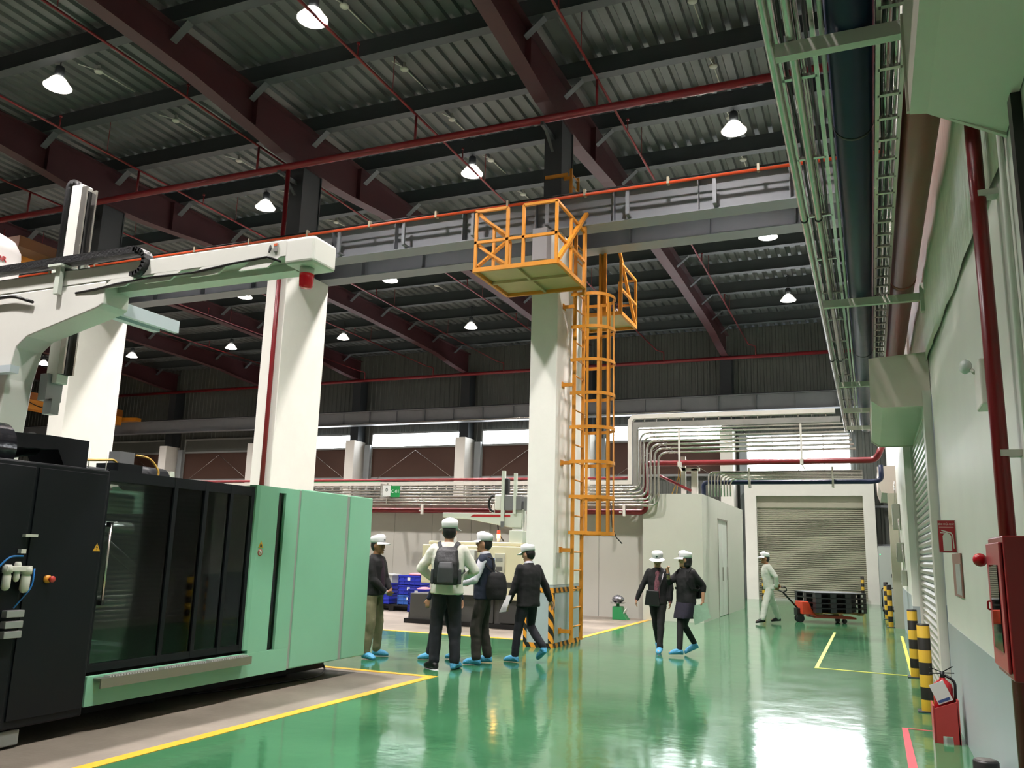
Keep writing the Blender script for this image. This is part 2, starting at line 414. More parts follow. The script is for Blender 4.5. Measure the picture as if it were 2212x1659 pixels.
# big window over the far roller shutter
t = thing('window_7', 'large bright window above the far roller shutter', 'window', (-2.4, 34.1, 4.75), kind='structure')
for i in range(4):
    u0 = -4.3+i*.94; q = MB(); q.box(u0, u0+.9, 34.04, 34.09, 4.82, 6.25); q.build('pane', day, t)
q = MB(); q.box(-4.38, -.5, 34.0, 34.13, 6.25, 6.33); q.box(-4.38, -.5, 34.0, 34.13, 4.74, 4.82); q.box(-4.38, -4.3, 34, 34.13, 4.74, 6.33); q.box(-.54, -.46, 34, 34.13, 4.74, 6.33); q.build('frame', frame_grey, t)

# far roller shutter with white surround
slat_m = mat('beige_shutter_slats', '#b1ae9c', .45, .2, var=.05, scale=6)
t = thing('door_1', 'wide beige roller shutter in a white surround, far wall', 'shutter', (-2.1, 33.6, 0), kind='structure')
q = MB(); q.prism([(-4.4, 0), (-3.98, 0), (-3.98, 3.85), (-.2, 3.85), (-.2, 0), (.2, 0), (.2, 4.3), (-4.4, 4.3)], 'y', 33.4, 34.15); q.build('surround', white_paint, t)
q = MB(); q.box(-3.98, -.2, 33.62, 33.9, 3.42, 3.85); q.build('hood', slat_m, t)
sl = MB(); sl.prism([(33.72, .004), (33.68, .014), (33.675, .05), (33.71, .069), (33.74, .071), (33.74, .004)], 'x', -3.98, -.2)
base = sl.mesh('slat', slat_m)
nsl = 46
for i in range(nsl):
    o = bpy.data.objects.new('slat', base); COL.objects.link(o); o.parent = t; o.location = Vector((0, 0, .06+i*.0735))-world_off(t)
q = MB(); q.box(-3.98, -.2, 33.67, 33.73, 0, .065); q.build('bottom_rail', mat('bright_bottom_rail', '#c9c9c0', .35, .5), t)
# girts across the cladding beside the shutter
q = MB()
q.box(.2, .67, 33.9, 34.05, 2.05, 2.13); q.build('trim_1', girder_m, label='grey wall girt beside the far roller shutter, lower', cat='girt', kind='structure')
q = MB(); q.box(.2, .67, 33.9, 34.05, 3.45, 3.53); q.build('trim_2', girder_m, label='grey wall girt beside the far roller shutter, upper', cat='girt', kind='structure')
q = MB(); q.box(-4.9, -4.4, 33.9, 34.05, 3.2, 3.28); q.build('trim_3', girder_m, label='grey wall girt between far pillar and roller shutter', cat='girt', kind='structure')

# ------------------------------------------------------------------ crane girders
def girder(yc, label, front, x0=-47, x1=.5, zb=7.1, zt=7.7, brackets=True):
    t = thing('crane_girder', label, 'girder', (-10, yc, zb), kind='structure')
    q = MB(); q.box(x0, x1, yc-.012, yc+.012, zb, zt); q.build('web', girder_m, t)
    q = MB(); q.box(x0, x1, yc-.2, yc+.2, zb-.02, zb); q.build('bottom_flange', girder_m, t)
    q = MB(); q.box(x0, x1, yc-.16, yc+.16, zt, zt+.02); q.build('top_flange', girder_m, t)
    q = MB(); q.box(x0, x1, yc-.03, yc+.03, zt+.02, zt+.08); q.build('rail', steel_dark, t)
    st = MB(); st.box(-.008, .008, yc-.14, yc+.14, zb, zt); me = st.mesh('stiffener', girder_m)
    x = -.9
    while x > -24:
        o = bpy.data.objects.new('stiffener', me); COL.objects.link(o); o.parent = t; o.location = Vector((x, 0, 0))-world_off(t); x -= 1.45
    return t
girder(13.26, 'near crane girder on the column row, in front of the steel posts', True)
girder(14.36, 'crane girder just behind the column row', False)
girder(32.95, 'far crane girder along the window wall', False)
# conductor rail on the near girder
t = thing('conductor_rail', 'orange conductor rail fixed along the near crane girder', 'conductor rail', (-10, 12.95, 7.6))
q = MB(); q.cyl((-30, 12.92, 7.585), (.5, 12.92, 7.585), .028, n=8); q.build('bar', mat('orange_conductor', '#e2552a', .4), t)
q = MB(); q.cyl((-30, 12.97, 7.66), (.5, 12.97, 7.66), .016, n=6); q.build('cable', black_plastic, t)
br = MB(); br.box(-.03, .03, 12.93, 12.97, 7.12, 7.62); br.box(-.03, .03, 12.93, 13.25, 7.12, 7.15); me = br.mesh('bracket', girder_m)
cl = MB(); cl.box(-.02, .02, 12.89, 12.99, 7.56, 7.68); me2 = cl.mesh('clip', mat('beige_clip', '#b7ae96', .5))
x = -.6
while x > -26:
    o = bpy.data.objects.new('bracket', me); COL.objects.link(o); o.parent = t; o.location = Vector((x, 0, 0))-world_off(t)
    o = bpy.data.objects.new('clip', me2); COL.objects.link(o); o.parent = t; o.location = Vector((x-.75, 0, 0))-world_off(t); x -= 1.45
q = MB(); q.cyl((-24, 32.78, 7.13), (-6.5, 32.78, 7.13), .03, n=8); q.build('pipe', galv, label='thin pale pipe running along the far crane girder', cat='pipe')

# ------------------------------------------------------------------ sprinkler pipework
t = thing('sprinkler_main', 'red sprinkler main pipe crossing under the roof at the columns', 'pipe', (-10, 13.0, 9.4))
q = MB(); q.cyl((-40, 13.0, 9.2), (.6, 13.0, 9.2), .07, n=14); q.build('pipe', red_pipe, t)
for k in range(3):
    xs = -5.067-5.83*k; q = MB(); q.box(xs-.03, xs+.03, 12.9, 13.5, 9.04, 9.11); q.bar((xs, 13.48, 8.8), (xs, 13.1, 9.05), .05, .03); q.build('wall_bracket', purlin_m, t)
BX = [-4.07, -7.74, -11.55, -14.95, -18.5, -22.2, -25.9]
for i, x in enumerate(BX):
    bt = thing('sprinkler_branch', 'thin red sprinkler branch pipe, %s from the wall with the roller shutters' % ORD[i], 'pipe', (x, 13.0, 9.8))
    q = MB(); q.cyl((x, 4.2, 9.8), (x, 32.5, 9.8), .025, n=8); q.build('pipe', red_pipe, bt)
    q = MB(); q.cyl((x, 13.0, 9.2), (x, 13.0, 9.8), .025, n=8); q.build('riser', red_pipe, bt)
    q = MB(); q.tube(bend([(x, 32.5, 9.8), (x+.0, 33.2, 9.8), (x+.25, 33.4, 9.75), (x+.25, 33.4, 9.35)], .08), .025, n=6); q.build('drop', red_pipe, bt)
    for y in (6.9, 10.9, 15.0, 19.0, 23.1, 27.2):
        q = MB(); q.cyl((x+.02, y, 9.8), (x+.02, y, 10.05), .014, n=6); q.cyl((x+.02, y, 10.02), (x+.02, y, 10.06), .03, n=8); q.build('sprinkler_head', red_pipe, bt)
        q = MB(); q.cyl((x, y+1.2, 9.8), (x, y+1.2, 10.7), .008, n=5); q.build('hanger', red_pipe, bt)
q = MB(); q.cyl((-40, 33.45, 9.35), (.6, 33.45, 9.35), .075, n=12); q.build('pipe', red_pipe, label='red sprinkler main pipe along the top of the far wall', cat='pipe')
# roof detectors on conduits
k = 0
det_white = mat('white_detector', '#d9d8cf', .4)
for j, x in enumerate((-2.28, -7.85, -13.62)):
    for i in range(8 if j else 5):
        y = 10.6+2.04*i if j else 12.56+2.04*i
        if j == 1 and i > 5: continue
        d = thing('roof_detector', 'white roof detector in the %s bay from the shutter wall, %s along' % (ORD[j], ORD[i]), 'detector', (x, y, 10.7), 'roof detectors')
        q = MB(); q.lathe([(0, 10.57), (.07, 10.575), (.085, 10.6), (.06, 10.63), (.03, 10.64), (.03, 10.73)], (x, y, 0), 14); q.build('head', det_white, d)
        q = MB(); q.cyl((x, y-.45, 10.5), (x, y-.02, 10.62), .012, n=6); q.cyl((x, y+.02, 10.62), (x, y+.9, 10.66), .012, n=6); q.build('conduit', det_white, d)

# ------------------------------------------------------------------ high-bay lamps
lens_m = mat('lamp_lens', '#ffffff', .4, emit='#fff8ee', estr=40.0)
lamp_shell = mat('lamp_reflector', '#d9d9d4', .3, emit='#fff4e6', estr=1.6)
LX = [-2.1-5.8*k for k in range(7)]
LY = [27.9, 21.95, 15.85, 9.85, 3.8]
def lamp_mesh():
    r = MB(); r.lathe([(.09, .2), (.13, .17), (.2, .07), (.25, .015), (.25, 0), (.235, 0), (.19, .06), (.1, .16)], n=24)
    h = MB(); h.lathe([(0, .42), (.07, .42), (.085, .39), (.085, .2), (0, .2)], n=16)
    l = MB(); l.lathe([(0, -.03), (.1, -.025), (.19, -.005), (.232, .012)], n=24)
    g = MB(); g.cyl((0, 0, .42), (0, 0, .84), .012, n=6); g.cyl((0, 0, .8), (0, 0, .84), .05, n=8)
    return r.mesh('reflector', lamp_shell), h.mesh('driver_housing', steel_dark), l.mesh('lens', lens_m), g.mesh('hanger', steel_dark)
lm = lamp_mesh()
for j, y in enumerate(LY):
    for i, x in enumerate(LX):
        if j >= 4 and i > 3: continue
        if j == 3 and i > 3: continue
        z = 9.86
        t = thing('high_bay_lamp', 'glowing high-bay lamp, %s row from the far wall, %s from the shutter wall' % (ORD[j], ORD[i]), 'lamp', (x, y, z), 'high-bay lamps')
        for me, nm in zip(lm, ('reflector', 'driver_housing', 'lens', 'hanger')):
            o = bpy.data.objects.new(nm, me); COL.objects.link(o); o.parent = t
        ld = bpy.data.lights.new('lamp_light', 'AREA'); ld.shape = 'DISK'; ld.size = .42; ld.energy = LAMP_W; ld.color = (1, .935, .92); ld.spread = math.radians(LAMP_SPREAD)
        lo = bpy.data.objects.new('lamp_light', ld); COL.objects.link(lo); lo.parent = t; lo.location = (0, 0, -.045)
# ------------------------------------------------------------------ right wall (shutter side)
t = thing('wall_right', 'pale wall with grey dado beside the aisle', 'wall', (.67, 5, 0), kind='structure')
q = MB(); q.box(.67, .97, -8, 9.7, .93, 10.73); q.box(.67, .97, 9.7, 13.4, 3.25, 10.73); q.box(.62, .97, 13.4, 21.9, .93, 10.73); q.box(.67, .97, 21.9, 34.2, .93, 10.73); q.build('upper_wall', pale_wall, t)
q = MB(); q.box(.666, .97, -8, 9.7, 0, .93); q.box(.616, .97, 13.4, 21.9, 0, .93); q.box(.666, .97, 21.9, 34.2, 0, .93); q.build('dado', dado_grey, t)
q = MB(); q.box(.5, .62, 13.4, 13.75, .9, 10.7); q.build('pilaster', pale_wall, t)
q = MB(); q.box(.496, .62, 13.396, 13.754, 0, .9); q.build('pilaster_base', dado_grey, t)
q = MB(); q.box(.488, .51, 13.385, 13.41, .02, .86); q.build('corner_guard', pier_stripe_z, t)
# clear protective film hung on the upper wall
film = mat('clear_plastic_film', '#e6d6c9', .3, var=.12, scale=3, bump=.5, bscale=7, stretch=(1, 3, .4))
q = MB()
ny = 40
vs = []; rnd = random.Random(3)
for i in range(ny+1):
    y = 4.2+i*(21-4.2)/ny; d = rnd.uniform(0, .02)
    zb = 3.42+(y-5.7)*.05+.008*math.sin(i*1.7)
    vs += [(.655-d, y, zb), (.66-d*.5, y, 7.6)]
q.add(vs, [(2*i, 2*i+2, 2*i+3, 2*i+1) for i in range(ny)], True)
o = q.build('plastic_sheet', film, label='clear plastic film covering the upper wall behind the pipes', cat='plastic sheet')
s = o.modifiers.new('solid', 'SOLIDIFY'); s.thickness = .003

# roller shutter in the right wall
metal_slat = mat('galvanised_shutter_slats', '#b9b8ad', .35, .6, var=.06, scale=5)
def side_shutter(n, x, y0, y1, ztop, label, pitch=.085):
    t = thing('door_%d' % n, label, 'shutter', (x, (y0+y1)/2, 0), kind='structure')
    s = MB(); s.prism([(x+.02, 0), (x, .012), (x, .045), (x+.03, .078), (x+.034, .078), (x+.034, 0)], 'y', y0, y1)
    me = s.mesh('slat', metal_slat)
    i = 0
    while .08+i*pitch < ztop-.05:
        o = bpy.data.objects.new('slat', me); COL.objects.link(o); o.parent = t; o.location = Vector((0, 0, .08+i*pitch))-world_off(t); i += 1
    q = MB(); q.box(x, x+.04, y0, y1, 0, .085); q.build('bottom_rail', metal_slat, t)
    for a, c in ((y0-.26, y0), (y1, y1+.06)):
        q = MB(); q.box(x-.03, x+.05, a, c, 0, ztop); q.build('guide_rail', white_steel, t)
    return t
side_shutter(2, .615, 10.0, 13.3, 3.3, 'galvanised roller shutter in the wall behind the striped bollards')
side_shutter(3, .64, 22.6, 26.3, 3.3, 'galvanised roller shutter farther down the aisle wall')
hood_m = mat('pale_shutter_hood', '#e0d3c8', .4, var=.04, scale=2)
def hood(prof, y0, y1, label, endplates=True):
    t = thing('shutter_hood', label, 'shutter hood', (.4, (y0+y1)/2, 3.5))
    q = MB(); q.prism(prof, 'y', y0, y1); q.build('casing', hood_m, t)
    big = [(x-.012 if x < .6 else x, z-.015 if z < 3.5 else z+.012) for x, z in prof]
    for y in (y0, y1):
        q = MB(); q.prism(big, 'y', y-.012, y+.012); q.build('end_plate', hood_m, t)
    return t
hood([(.09, 3.67), (.085, 3.23), (.194, 3.15), (.665, 3.15), (.665, 3.71)], 9.77, 13.27, 'pale folded metal hood above the roller shutter by the bollards')
hood([(.276, 4.12), (.276, 3.6), (.351, 3.59), (.665, 3.43), (.665, 4.16)], .6, 4.1, 'large pale shutter hood overhead at the near end of the wall')
hood([(.24, 3.77), (.245, 3.37), (.31, 3.17), (.665, 3.13), (.665, 3.8)], 22.4, 26.2, 'small pale shutter hood far along the aisle wall')
# post, boxes and conduits further along
q = MB(); q.box(.42, .62, 21.9, 22.25, 0, 3.1); q.build('door_post', mat('beige_post', '#b9b5a3', .5, var=.05, scale=4), label='beige steel door post standing against the aisle wall', cat='post')
grey_box = mat('grey_enclosure', '#a9ab9f', .45, var=.04, scale=4)
def wall_box(x0, x1, y0, y1, z0, z1, label, name='junction_box', m=grey_box):
    t = thing(name, label, 'electrical box', ((x0+x1)/2, (y0+y1)/2, z0))
    q = MB(); q.box(x0, x1, y0, y1, z0, z1); q.build('body', m, t, bevel=.01)
    q = MB(); q.box(x0-.012, x0-.001, y0+.02, y1-.02, z0+.02, z1-.02); q.build('cover', m, t, bevel=.004)
    q = MB(); q.cyl((x0-.02, (y0+y1)/2, z0+.08), (x0-.012, (y0+y1)/2, z0+.08), .015, n=8); q.build('latch', chrome, t)
    q = MB(); q.cyl(((x0+x1)/2, (y0+y1)/2, z1), ((x0+x1)/2, (y0+y1)/2, z1+.5), .015, n=6); q.build('conduit', galv, t)
wall_box(.47, .615, 20.2, 20.7, 2.2, 2.75, 'upper grey electrical box beside the far pilaster wall')
wall_box(.49, .615, 19.2, 19.7, 1.5, 1.9, 'lower grey electrical box beside the far pilaster wall')
wall_box(.52, .615, 18.4, 18.6, 1.05, 1.35, 'small switch box low on the far pilaster wall', 'switch_box')
t = thing('control_cabinet', 'tall grey control cabinet standing at the far end of the wall', 'cabinet', (.42, 31, 0))
q = MB(); q.box(.2, .64, 30.6, 31.6, 0, 2.0); q.build('body', mat('grey_cabinet', '#9a9f9b', .45), t, bevel=.01)
q = MB(); q.box(.195, .2, 30.65, 31.55, .1, 1.95); q.box(.22, .62, 30.595, 30.6, .1, 1.95); q.build('door', mat('grey_cabinet_door', '#a4a9a4', .45), t)
q = MB(); q.box(.24, .27, 30.585, 30.6, 1.72, 1.75); q.build('indicator', mat('green_indicator', '#3bd08a', .4, emit='#35e090', estr=2), t)
q = MB(); q.box(.56, .58, 30.57, 30.6, 1.0, 1.12); q.build('handle', black_plastic, t)
# low black trolley
t = thing('hand_trolley', 'low black platform trolley parked beside the far bollards', 'trolley', (.4, 26.7, 0))
q = MB(); q.box(.2, .6, 25.9, 27.6, .16, .22); q.build('deck', black_plastic, t, bevel=.01)
q = MB(); q.tube(bend([(.22, 27.5, .2), (.22, 27.5, .75), (.58, 27.5, .75), (.58, 27.5, .2)], .08), .018, n=8); q.build('push_handle', black_plastic, t)
for x in (.26, .54):
    for y in (26.1, 27.4):
        q = MB(); q.cyl((x-.02, y, .075), (x+.02, y, .075), .075, n=14); q.box(x-.012, x+.012, y-.02, y+.02, .08, .17); q.build('castor', black_plastic, t)
# ------------------------------------------------------------------ striped bollards
bol = stripe_mat('yellow_black_bollard', '#c9a32c', '#17150f', (0, 0, 1), .245)
def bollard(x, y, h, r, label):
    t = thing('bollard', label, 'bollard', (x, y, 0), 'striped bollards')
    q = MB(); q.lathe([(0, h), (r*.9, h), (r, h-.008), (r, .01)], (x, y, 0), 20); q.build('post', bol, t)
    q = MB(); q.box(x-r*1.6, x+r*1.6, y-r*1.6, y+r*1.6, 0, .012); q.build('base_plate', steel_dark, t)
bollard(.455, 10.06, .875, .062, 'striped bollard by the near guide of the roller shutter')
bollard(.46, 12.9, .88, .062, 'striped bollard by the far guide of the roller shutter')
bollard(.335, 22.2, .97, .055, 'striped bollard in front of the beige door post')
bollard(.3, 25.2, .97, .055, 'striped bollard just behind another, beside the black trolley')
bollard(-3.75, 33.0, .98, .055, 'striped bollard at the far shutter, behind the person in white')
bollard(-.35, 32.9, .98, .055, 'striped bollard at the far shutter, behind the black pallets')
t = thing('bollard', 'short black bollard at the foot of the dado wall', 'bollard', (.6, 6.2, 0))
q = MB(); q.lathe([(0, .335), (.065, .335), (.073, .325), (.073, .0)], (.575, 6.15, 0), 24); q.build('post', mat('black_bollard', '#141413', .45, var=.2, scale=20), t)
q = MB(); q.lathe([(0, .336), (.06, .336), (.06, .338), (0, .338)], (.575, 6.15, 0), 20); q.build('cap', mat('grey_cap', '#5c5955', .5), t)
# ------------------------------------------------------------------ fire gear
red_gloss = mat('red_cabinet_paint', '#8f171d', .35, var=.04, scale=6)
t = thing('hose_cabinet', 'red fire hose cabinet with glass door on the near wall', 'fire cabinet', (.57, 4.1, 1.06))
q = MB(); q.box(.48, .665, 3.86, 4.32, 1.06, 1.615); q.build('body', red_gloss, t, bevel=.006)
q = MB(); q.box(.466, .478, 3.885, 4.295, 1.085, 1.59)
q.build('door', mat('red_cabinet_door', '#a33038', .35), t, bevel=.004)
q = MB(); q.box(.462, .4655, 3.95, 4.2, 1.16, 1.5); q.build('glass_pane', glass_mat('cabinet_glass', '#8a8f8a'), t)
q = MB(); q.tube(bend([(.468, 4.27, 1.31), (.455, 4.27, 1.31), (.455, 4.27, 1.345), (.468, 4.27, 1.345)], .008), .004, n=6); q.build('handle', red_gloss, t)
q = MB(); q.ball((.447, 4.36, 1.52), .03, .03, .03); q.build('alarm_dome', mat('red_dome', '#b51420', .2), t)
t = thing('riser_pipe', 'dark red fire riser pipe on the wall above the cabinet', 'pipe', (.6, 4.5, 0))
q = MB(); q.cyl((.585, 4.52, 0), (.585, 4.52, 4.3), .036, n=16); q.build('pipe', mat('dark_red_riser', '#7c1418', .3, var=.08, scale=5), t)
for z in (2.0, 3.3):
    q = MB(); q.box(.58, .67, 4.48, 4.56, z, z+.03); q.build('clamp', white_steel, t)
q = MB(); q.cyl((.645, 4.15, 1.62), (.645, 4.15, 4.2), .014, n=8); q.build('conduit', pale_wall, label='thin pale conduit on the near wall beside the riser pipe', cat='conduit')
q = MB(); q.box(.63, .668, 3.72, 3.8, 1.62, 3.43); q.build('conduit', mat('black_trunking', '#0c0c0d', .4), label='black cable trunking running down the near wall', cat='trunking')
# extinguisher sign
t = thing('fire_sign', 'red fire extinguisher sign projecting from the wall past the shutter', 'sign', (.6, 8.1, 1.6))
q = MB(); q.box(.527, .668, 8.1, 8.106, 1.59, 1.865); q.build('plate', mat('sign_white_border', '#cfc9c4', .4), t)
q = MB(); q.box(.533, .662, 8.097, 8.1, 1.597, 1.858); q.build('red_field', mat('sign_red', '#a8242d', .4), t)
def front_text(txt, size, x, y, z, sx=1.0):
    Mx = Matrix.Translation((x, y, z)) @ Matrix(((1, 0, 0, 0), (0, 0, -1, 0), (0, 1, 0, 0), (0, 0, 0, 1))) @ Matrix.Diagonal((sx, 1, 1, 1))
    return text_mb(txt, size, Mx, .0004)
sgn = mat('sign_lettering', '#ddd9d2', .4)
front_text('BÌNH CHỮA CHÁY', .023, .5975, 8.0965, 1.828, .62).build('lettering', sgn, t)
q = MB(); q.box(.542, .653, 8.0955, 8.097, 1.799, 1.807); q.build('pale_band', mat('sign_small_letter', '#c98a88', .4), t)
def xz(pts, k=.72): return [(.597+u*k, 1.605+v*k*1.02) for u, v in pts]
q = MB(); q.prism(xz([(-.045, 0), (.045, 0), (.045, .17), (.028, .195), (.012, .2), (-.012, .2), (-.028, .195), (-.045, .17)]), 'y', 8.095, 8.097); q.build('pictogram_cylinder', sgn, t)
q = MB(); q.prism(xz([(-.01, .2), (.01, .2), (.01, .222), (-.055, .24), (-.058, .23), (-.01, .214)]), 'y', 8.095, 8.097); q.prism(xz([(-.01, .208), (-.07, .213), (-.07, .203), (-.01, .198)]), 'y', 8.0945, 8.0965); q.build('pictogram_lever', sgn, t)
q = MB(); q.prism(xz([(.01, .206), (.04, .2), (.056, .175), (.062, .03), (.073, .03), (.067, .18), (.046, .214), (.01, .22)]), 'y', 8.095, 8.097); q.build('pictogram_hose', sgn, t)
t = thing('notice_board', 'narrow framed notice hanging under the fire extinguisher sign', 'notice', (.66, 8, 1.2))
q = MB(); q.box(.655, .666, 7.75, 8.5, 1.23, 1.585); q.build('board', mat('brown_board', '#9a6b60', .5), t)
q = MB(); q.box(.651, .6545, 7.78, 8.2, 1.25, 1.5); q.build('paper', mat('notice_paper', '#a9aba8', .5, var=.15, scale=30), t)
# twin emergency lamp
t = thing('emergency_lamp', 'white twin-head emergency lamp high on the near wall', 'lamp', (.62, 5.35, 2.4))
q = MB(); q.box(.6, .667, 5.15, 5.42, 2.36, 2.62); q.build('body', white_steel, t, bevel=.01)
q = MB(); q.lathe([(0, -.02), (.034, -.018), (.044, .0), (.034, .02), (.0, .035)], (0, 0, 0), 14, axis='x'); q.xf(Matrix.Translation((.56, 5.42, 2.63)) @ Matrix.Rotation(.5, 4, 'Z')); q.build('lamp_head', mat('lamp_head_glass', '#c4cdc8', .2), t)
q = MB(); q.cyl((.6, 5.36, 2.58), (.58, 5.42, 2.62), .012, n=6); q.build('arm', white_steel, t)
# extinguisher with stand
t = thing('extinguisher_stand', 'red plastic extinguisher stand on the floor by the wall', 'stand', (.52, 8.5, 0))
st = mat('red_stand_plastic', '#b03a3a', .4, var=.06, scale=10)
q = MB(); q.prism([(.425, 0), (.48, 0), (.482, .06), (.556, .06), (.56, 0), (.615, 0), (.605, .345), (.425, .275)], 'y', 8.42, 8.435); q.build('front_panel', st, t)
q = MB(); q.box(.415, .428, 8.42, 8.72, 0, .3); q.build('side_panel', st, t); q = MB(); q.box(.603, .618, 8.42, 8.72, 0, .36); q.build('side_panel', st, t)
q = MB(); q.box(.428, .603, 8.43, 8.72, .07, .085); q.build('shelf', st, t)
t = thing('fire_extinguisher', 'red fire extinguisher with white tag standing in the red stand', 'extinguisher', (.515, 8.57, .085))
ex = mat('extinguisher_red', '#a81c22', .25)
q = MB(); q.lathe([(0, .087), (.078, .088), (.08, .1), (.08, .43), (.07, .47), (.035, .5), (.025, .505), (.025, .52), (0, .52)], (.515, 8.57, 0), 22); q.build('cylinder', ex, t)
q = MB(); q.cyl((.515, 8.57, .5), (.515, 8.57, .57), .02, n=10); q.bar((.515, 8.57, .565), (.42, 8.55, .6), .018, .008); q.bar((.515, 8.57, .555), (.415, 8.54, .553), .018, .008); q.bar((.515, 8.57, .565), (.6, 8.56, .62), .012, .008); q.bar((.515, 8.57, .56), (.61, 8.56, .565), .012, .008); q.build('valve_lever', black_plastic, t)
q = MB(); q.tube(bend([(.535, 8.57, .54), (.61, 8.55, .5), (.6, 8.5, .3)], .05), .012, n=8); q.build('hose', black_plastic, t)
Mt = Matrix.Translation((.49, 8.478, .405)) @ Matrix.Rotation(-.42, 4, 'Y')
q = MB(); q.box(-.062, .062, -.002, .002, -.085, .085); q.xf(Mt); q.build('tag', mat('white_tag', '#d9d6d4', .5), t)
q = MB(); q.box(-.055, .045, -.0035, -.0022, -.075, -.052); q.xf(Mt); q.build('tag_band', mat('tag_blue', '#3a4f86', .5), t)

# ------------------------------------------------------------------ partition and corner room
part_m = mat('grey_partition_panel', '#b7b6ad', .45, var=.03, scale=1)
room_m = mat('pale_room_panel', '#c9cbbf', .4, var=.04, scale=1)
t = thing('wall_partition', 'low grey partition wall behind the beige moulding machine', 'wall', (-20, 20.5, 0), kind='structure')
x = -5.08
i = 0
while x > -30:
    x2 = x-1.18
    q = MB(); q.box(x2+.004, x-.004, 20.45, 20.55, 0, 2.9); q.build('panel', part_m, t); x = x2; i += 1
q = MB(); q.box(-30, -5.08, 20.43, 20.57, 2.9, 2.95); q.build('top_rail', part_m, t)
q = MB(); q.box(-10.35, -9.85, 20.43, 20.449, 1.36, 1.5); q.build('orange_label', mat('orange_label', '#d79a3c', .5), t)
q = MB(); q.box(-9.4, -9.25, 20.41, 20.45, 0, 2.6); q.build('cover_strip', part_m, t)
t = thing('wall_room', 'pale panelled corner room beside the aisle', 'wall', (-4.3, 23, 0), kind='structure')
q = MB(); q.box(-5.08, -3.65, 20.2, 20.3, 0, 2.97); q.build('front_panel', room_m, t)
for a, c in ((20.3, 22.4), (23.95, 27.2)):
    q = MB(); q.box(-3.75, -3.65, a+.004, c-.004, 0, 2.97); q.build('side_panel', room_m, t)
q = MB(); q.box(-3.75, -3.65, 22.4, 23.95, 2.5, 2.97); q.build('transom_panel', room_m, t)
q = MB(); q.box(-8, -3.65, 27.1, 27.2, 0, 2.97); q.build('rear_panel', room_m, t)
q = MB(); q.box(-8, -3.7, 20.4, 27.1, 2.85, 2.96); q.build('roof_panel', room_m, t)
t = thing('door_4', 'pale double door in the side of the corner room', 'door', (-3.65, 23.2, 0), kind='structure')
for a, c in ((22.44, 23.17), (23.19, 23.91)):
    q = MB(); q.box(-3.71, -3.66, a, c, .01, 2.46); lf = q.build('leaf', mat('bright_door', '#dfe4dc', .3), t)
    q = MB(); q.box(-3.655, -3.63, c-.1, c-.07, .9, 1.25); q.build('handle', galv, lf)
q = MB(); q.box(-3.74, -3.64, 22.4, 22.44, 0, 2.5); q.box(-3.74, -3.64, 23.91, 23.95, 0, 2.5); q.box(-3.74, -3.64, 22.4, 23.95, 2.46, 2.5); q.build('frame', galv, t)
# ------------------------------------------------------------------ pipe rack on the partition and across the aisle
zl = [3.06, 2.98, 2.90, 2.82, 2.757, 2.68]; xv = [-5.10, -5.02, -4.93, -4.84, -4.745, -4.65]; zh = [4.447, 4.345, 4.252, 4.159, 4.058, 3.957]
for i in range(6):
    t = thing('steel_conduit', 'galvanised conduit bending up over the corner room, %s from the top' % ORD[i], 'conduit', (-10, 20.05, zl[i]))
    q = MB(); q.tube(bend([(-30, 20.05, zl[i]), (xv[i], 20.05, zl[i]), (xv[i], 20.05, zh[i]), (-.4+.04*i, 20.05, zh[i])], .24, 8), .027, n=10); q.build('pipe', galv, t)
    q = MB(); q.cyl((xv[i]+.26, 20.05, zh[i]), (xv[i]+.4, 20.05, zh[i]), .034, n=10); q.cyl((xv[i]-.42, 20.05, zl[i]), (xv[i]-.28, 20.05, zl[i]), .034, n=10); q.build('coupling', galv, t)
for i, (za, x, zb) in enumerate(((3.13, -5.16, 4.53),)):
    q = MB(); q.tube(bend([(-30, 20.05, za), (x, 20.05, za), (x, 20.05, zb), (-.4, 20.05, zb)], .05, 4), .022, n=8); q.build('steel_conduit', galv, label='thin galvanised conduit with tight bends at the rack corner', cat='conduit')
t = thing('cable_tray', 'pale painted cable tray framing the conduits around the rack corner', 'cable tray', (-10, 20.1, 3.2))
def flat_run(pts, w, d, y=20.12):
    """flat strip of width w mitred along an x-z polyline, d deep"""
    P = [Vector(p) for p in pts]; lft = []; rgt = []
    for i, p in enumerate(P):
        ds = [(P[i]-P[i-1]).normalized()] if i else []
        if i < len(P)-1: ds.append((P[i+1]-P[i]).normalized())
        ns = [Vector((-v[1], v[0])) for v in ds]; m = sum(ns, Vector((0, 0))).normalized(); m = m/max(.3, m.dot(ns[0]))
        lft.append(tuple(p+m*w/2)); rgt.append(tuple(p-m*w/2))
    q = MB()
    for i in range(len(P)-1): q.prism([lft[i], lft[i+1], rgt[i+1], rgt[i]], 'y', y-d/2, y+d/2)
    return q
flat_run([(-30, 3.24), (-5.36, 3.24), (-5.36, 4.76), (-5.27, 4.86), (-.6, 4.83)], .1, .16).build('side_rail', white_steel, t)
rg = MB()
x = -5.1
while x > -16: rg.box(x-.01, x+.01, 20.06, 20.12, 3.09, 3.2); x -= .28
x = -5.0
while x < -.7: rg.box(x-.01, x+.01, 20.06, 20.12, 4.72, 4.82); x += .3
rg.build('rung', galv, t)
t = thing('cable_duct', 'flat galvanised cable duct running below the pale tray', 'cable duct', (-5, 20.15, 3.2))
flat_run([(-5.23, 3.15), (-5.23, 4.66), (-.5, 4.64)], .13, .1, 20.13).build('duct', mat('galvanised_duct', '#b3b3ae', .4, .7, var=.1, scale=5), t)
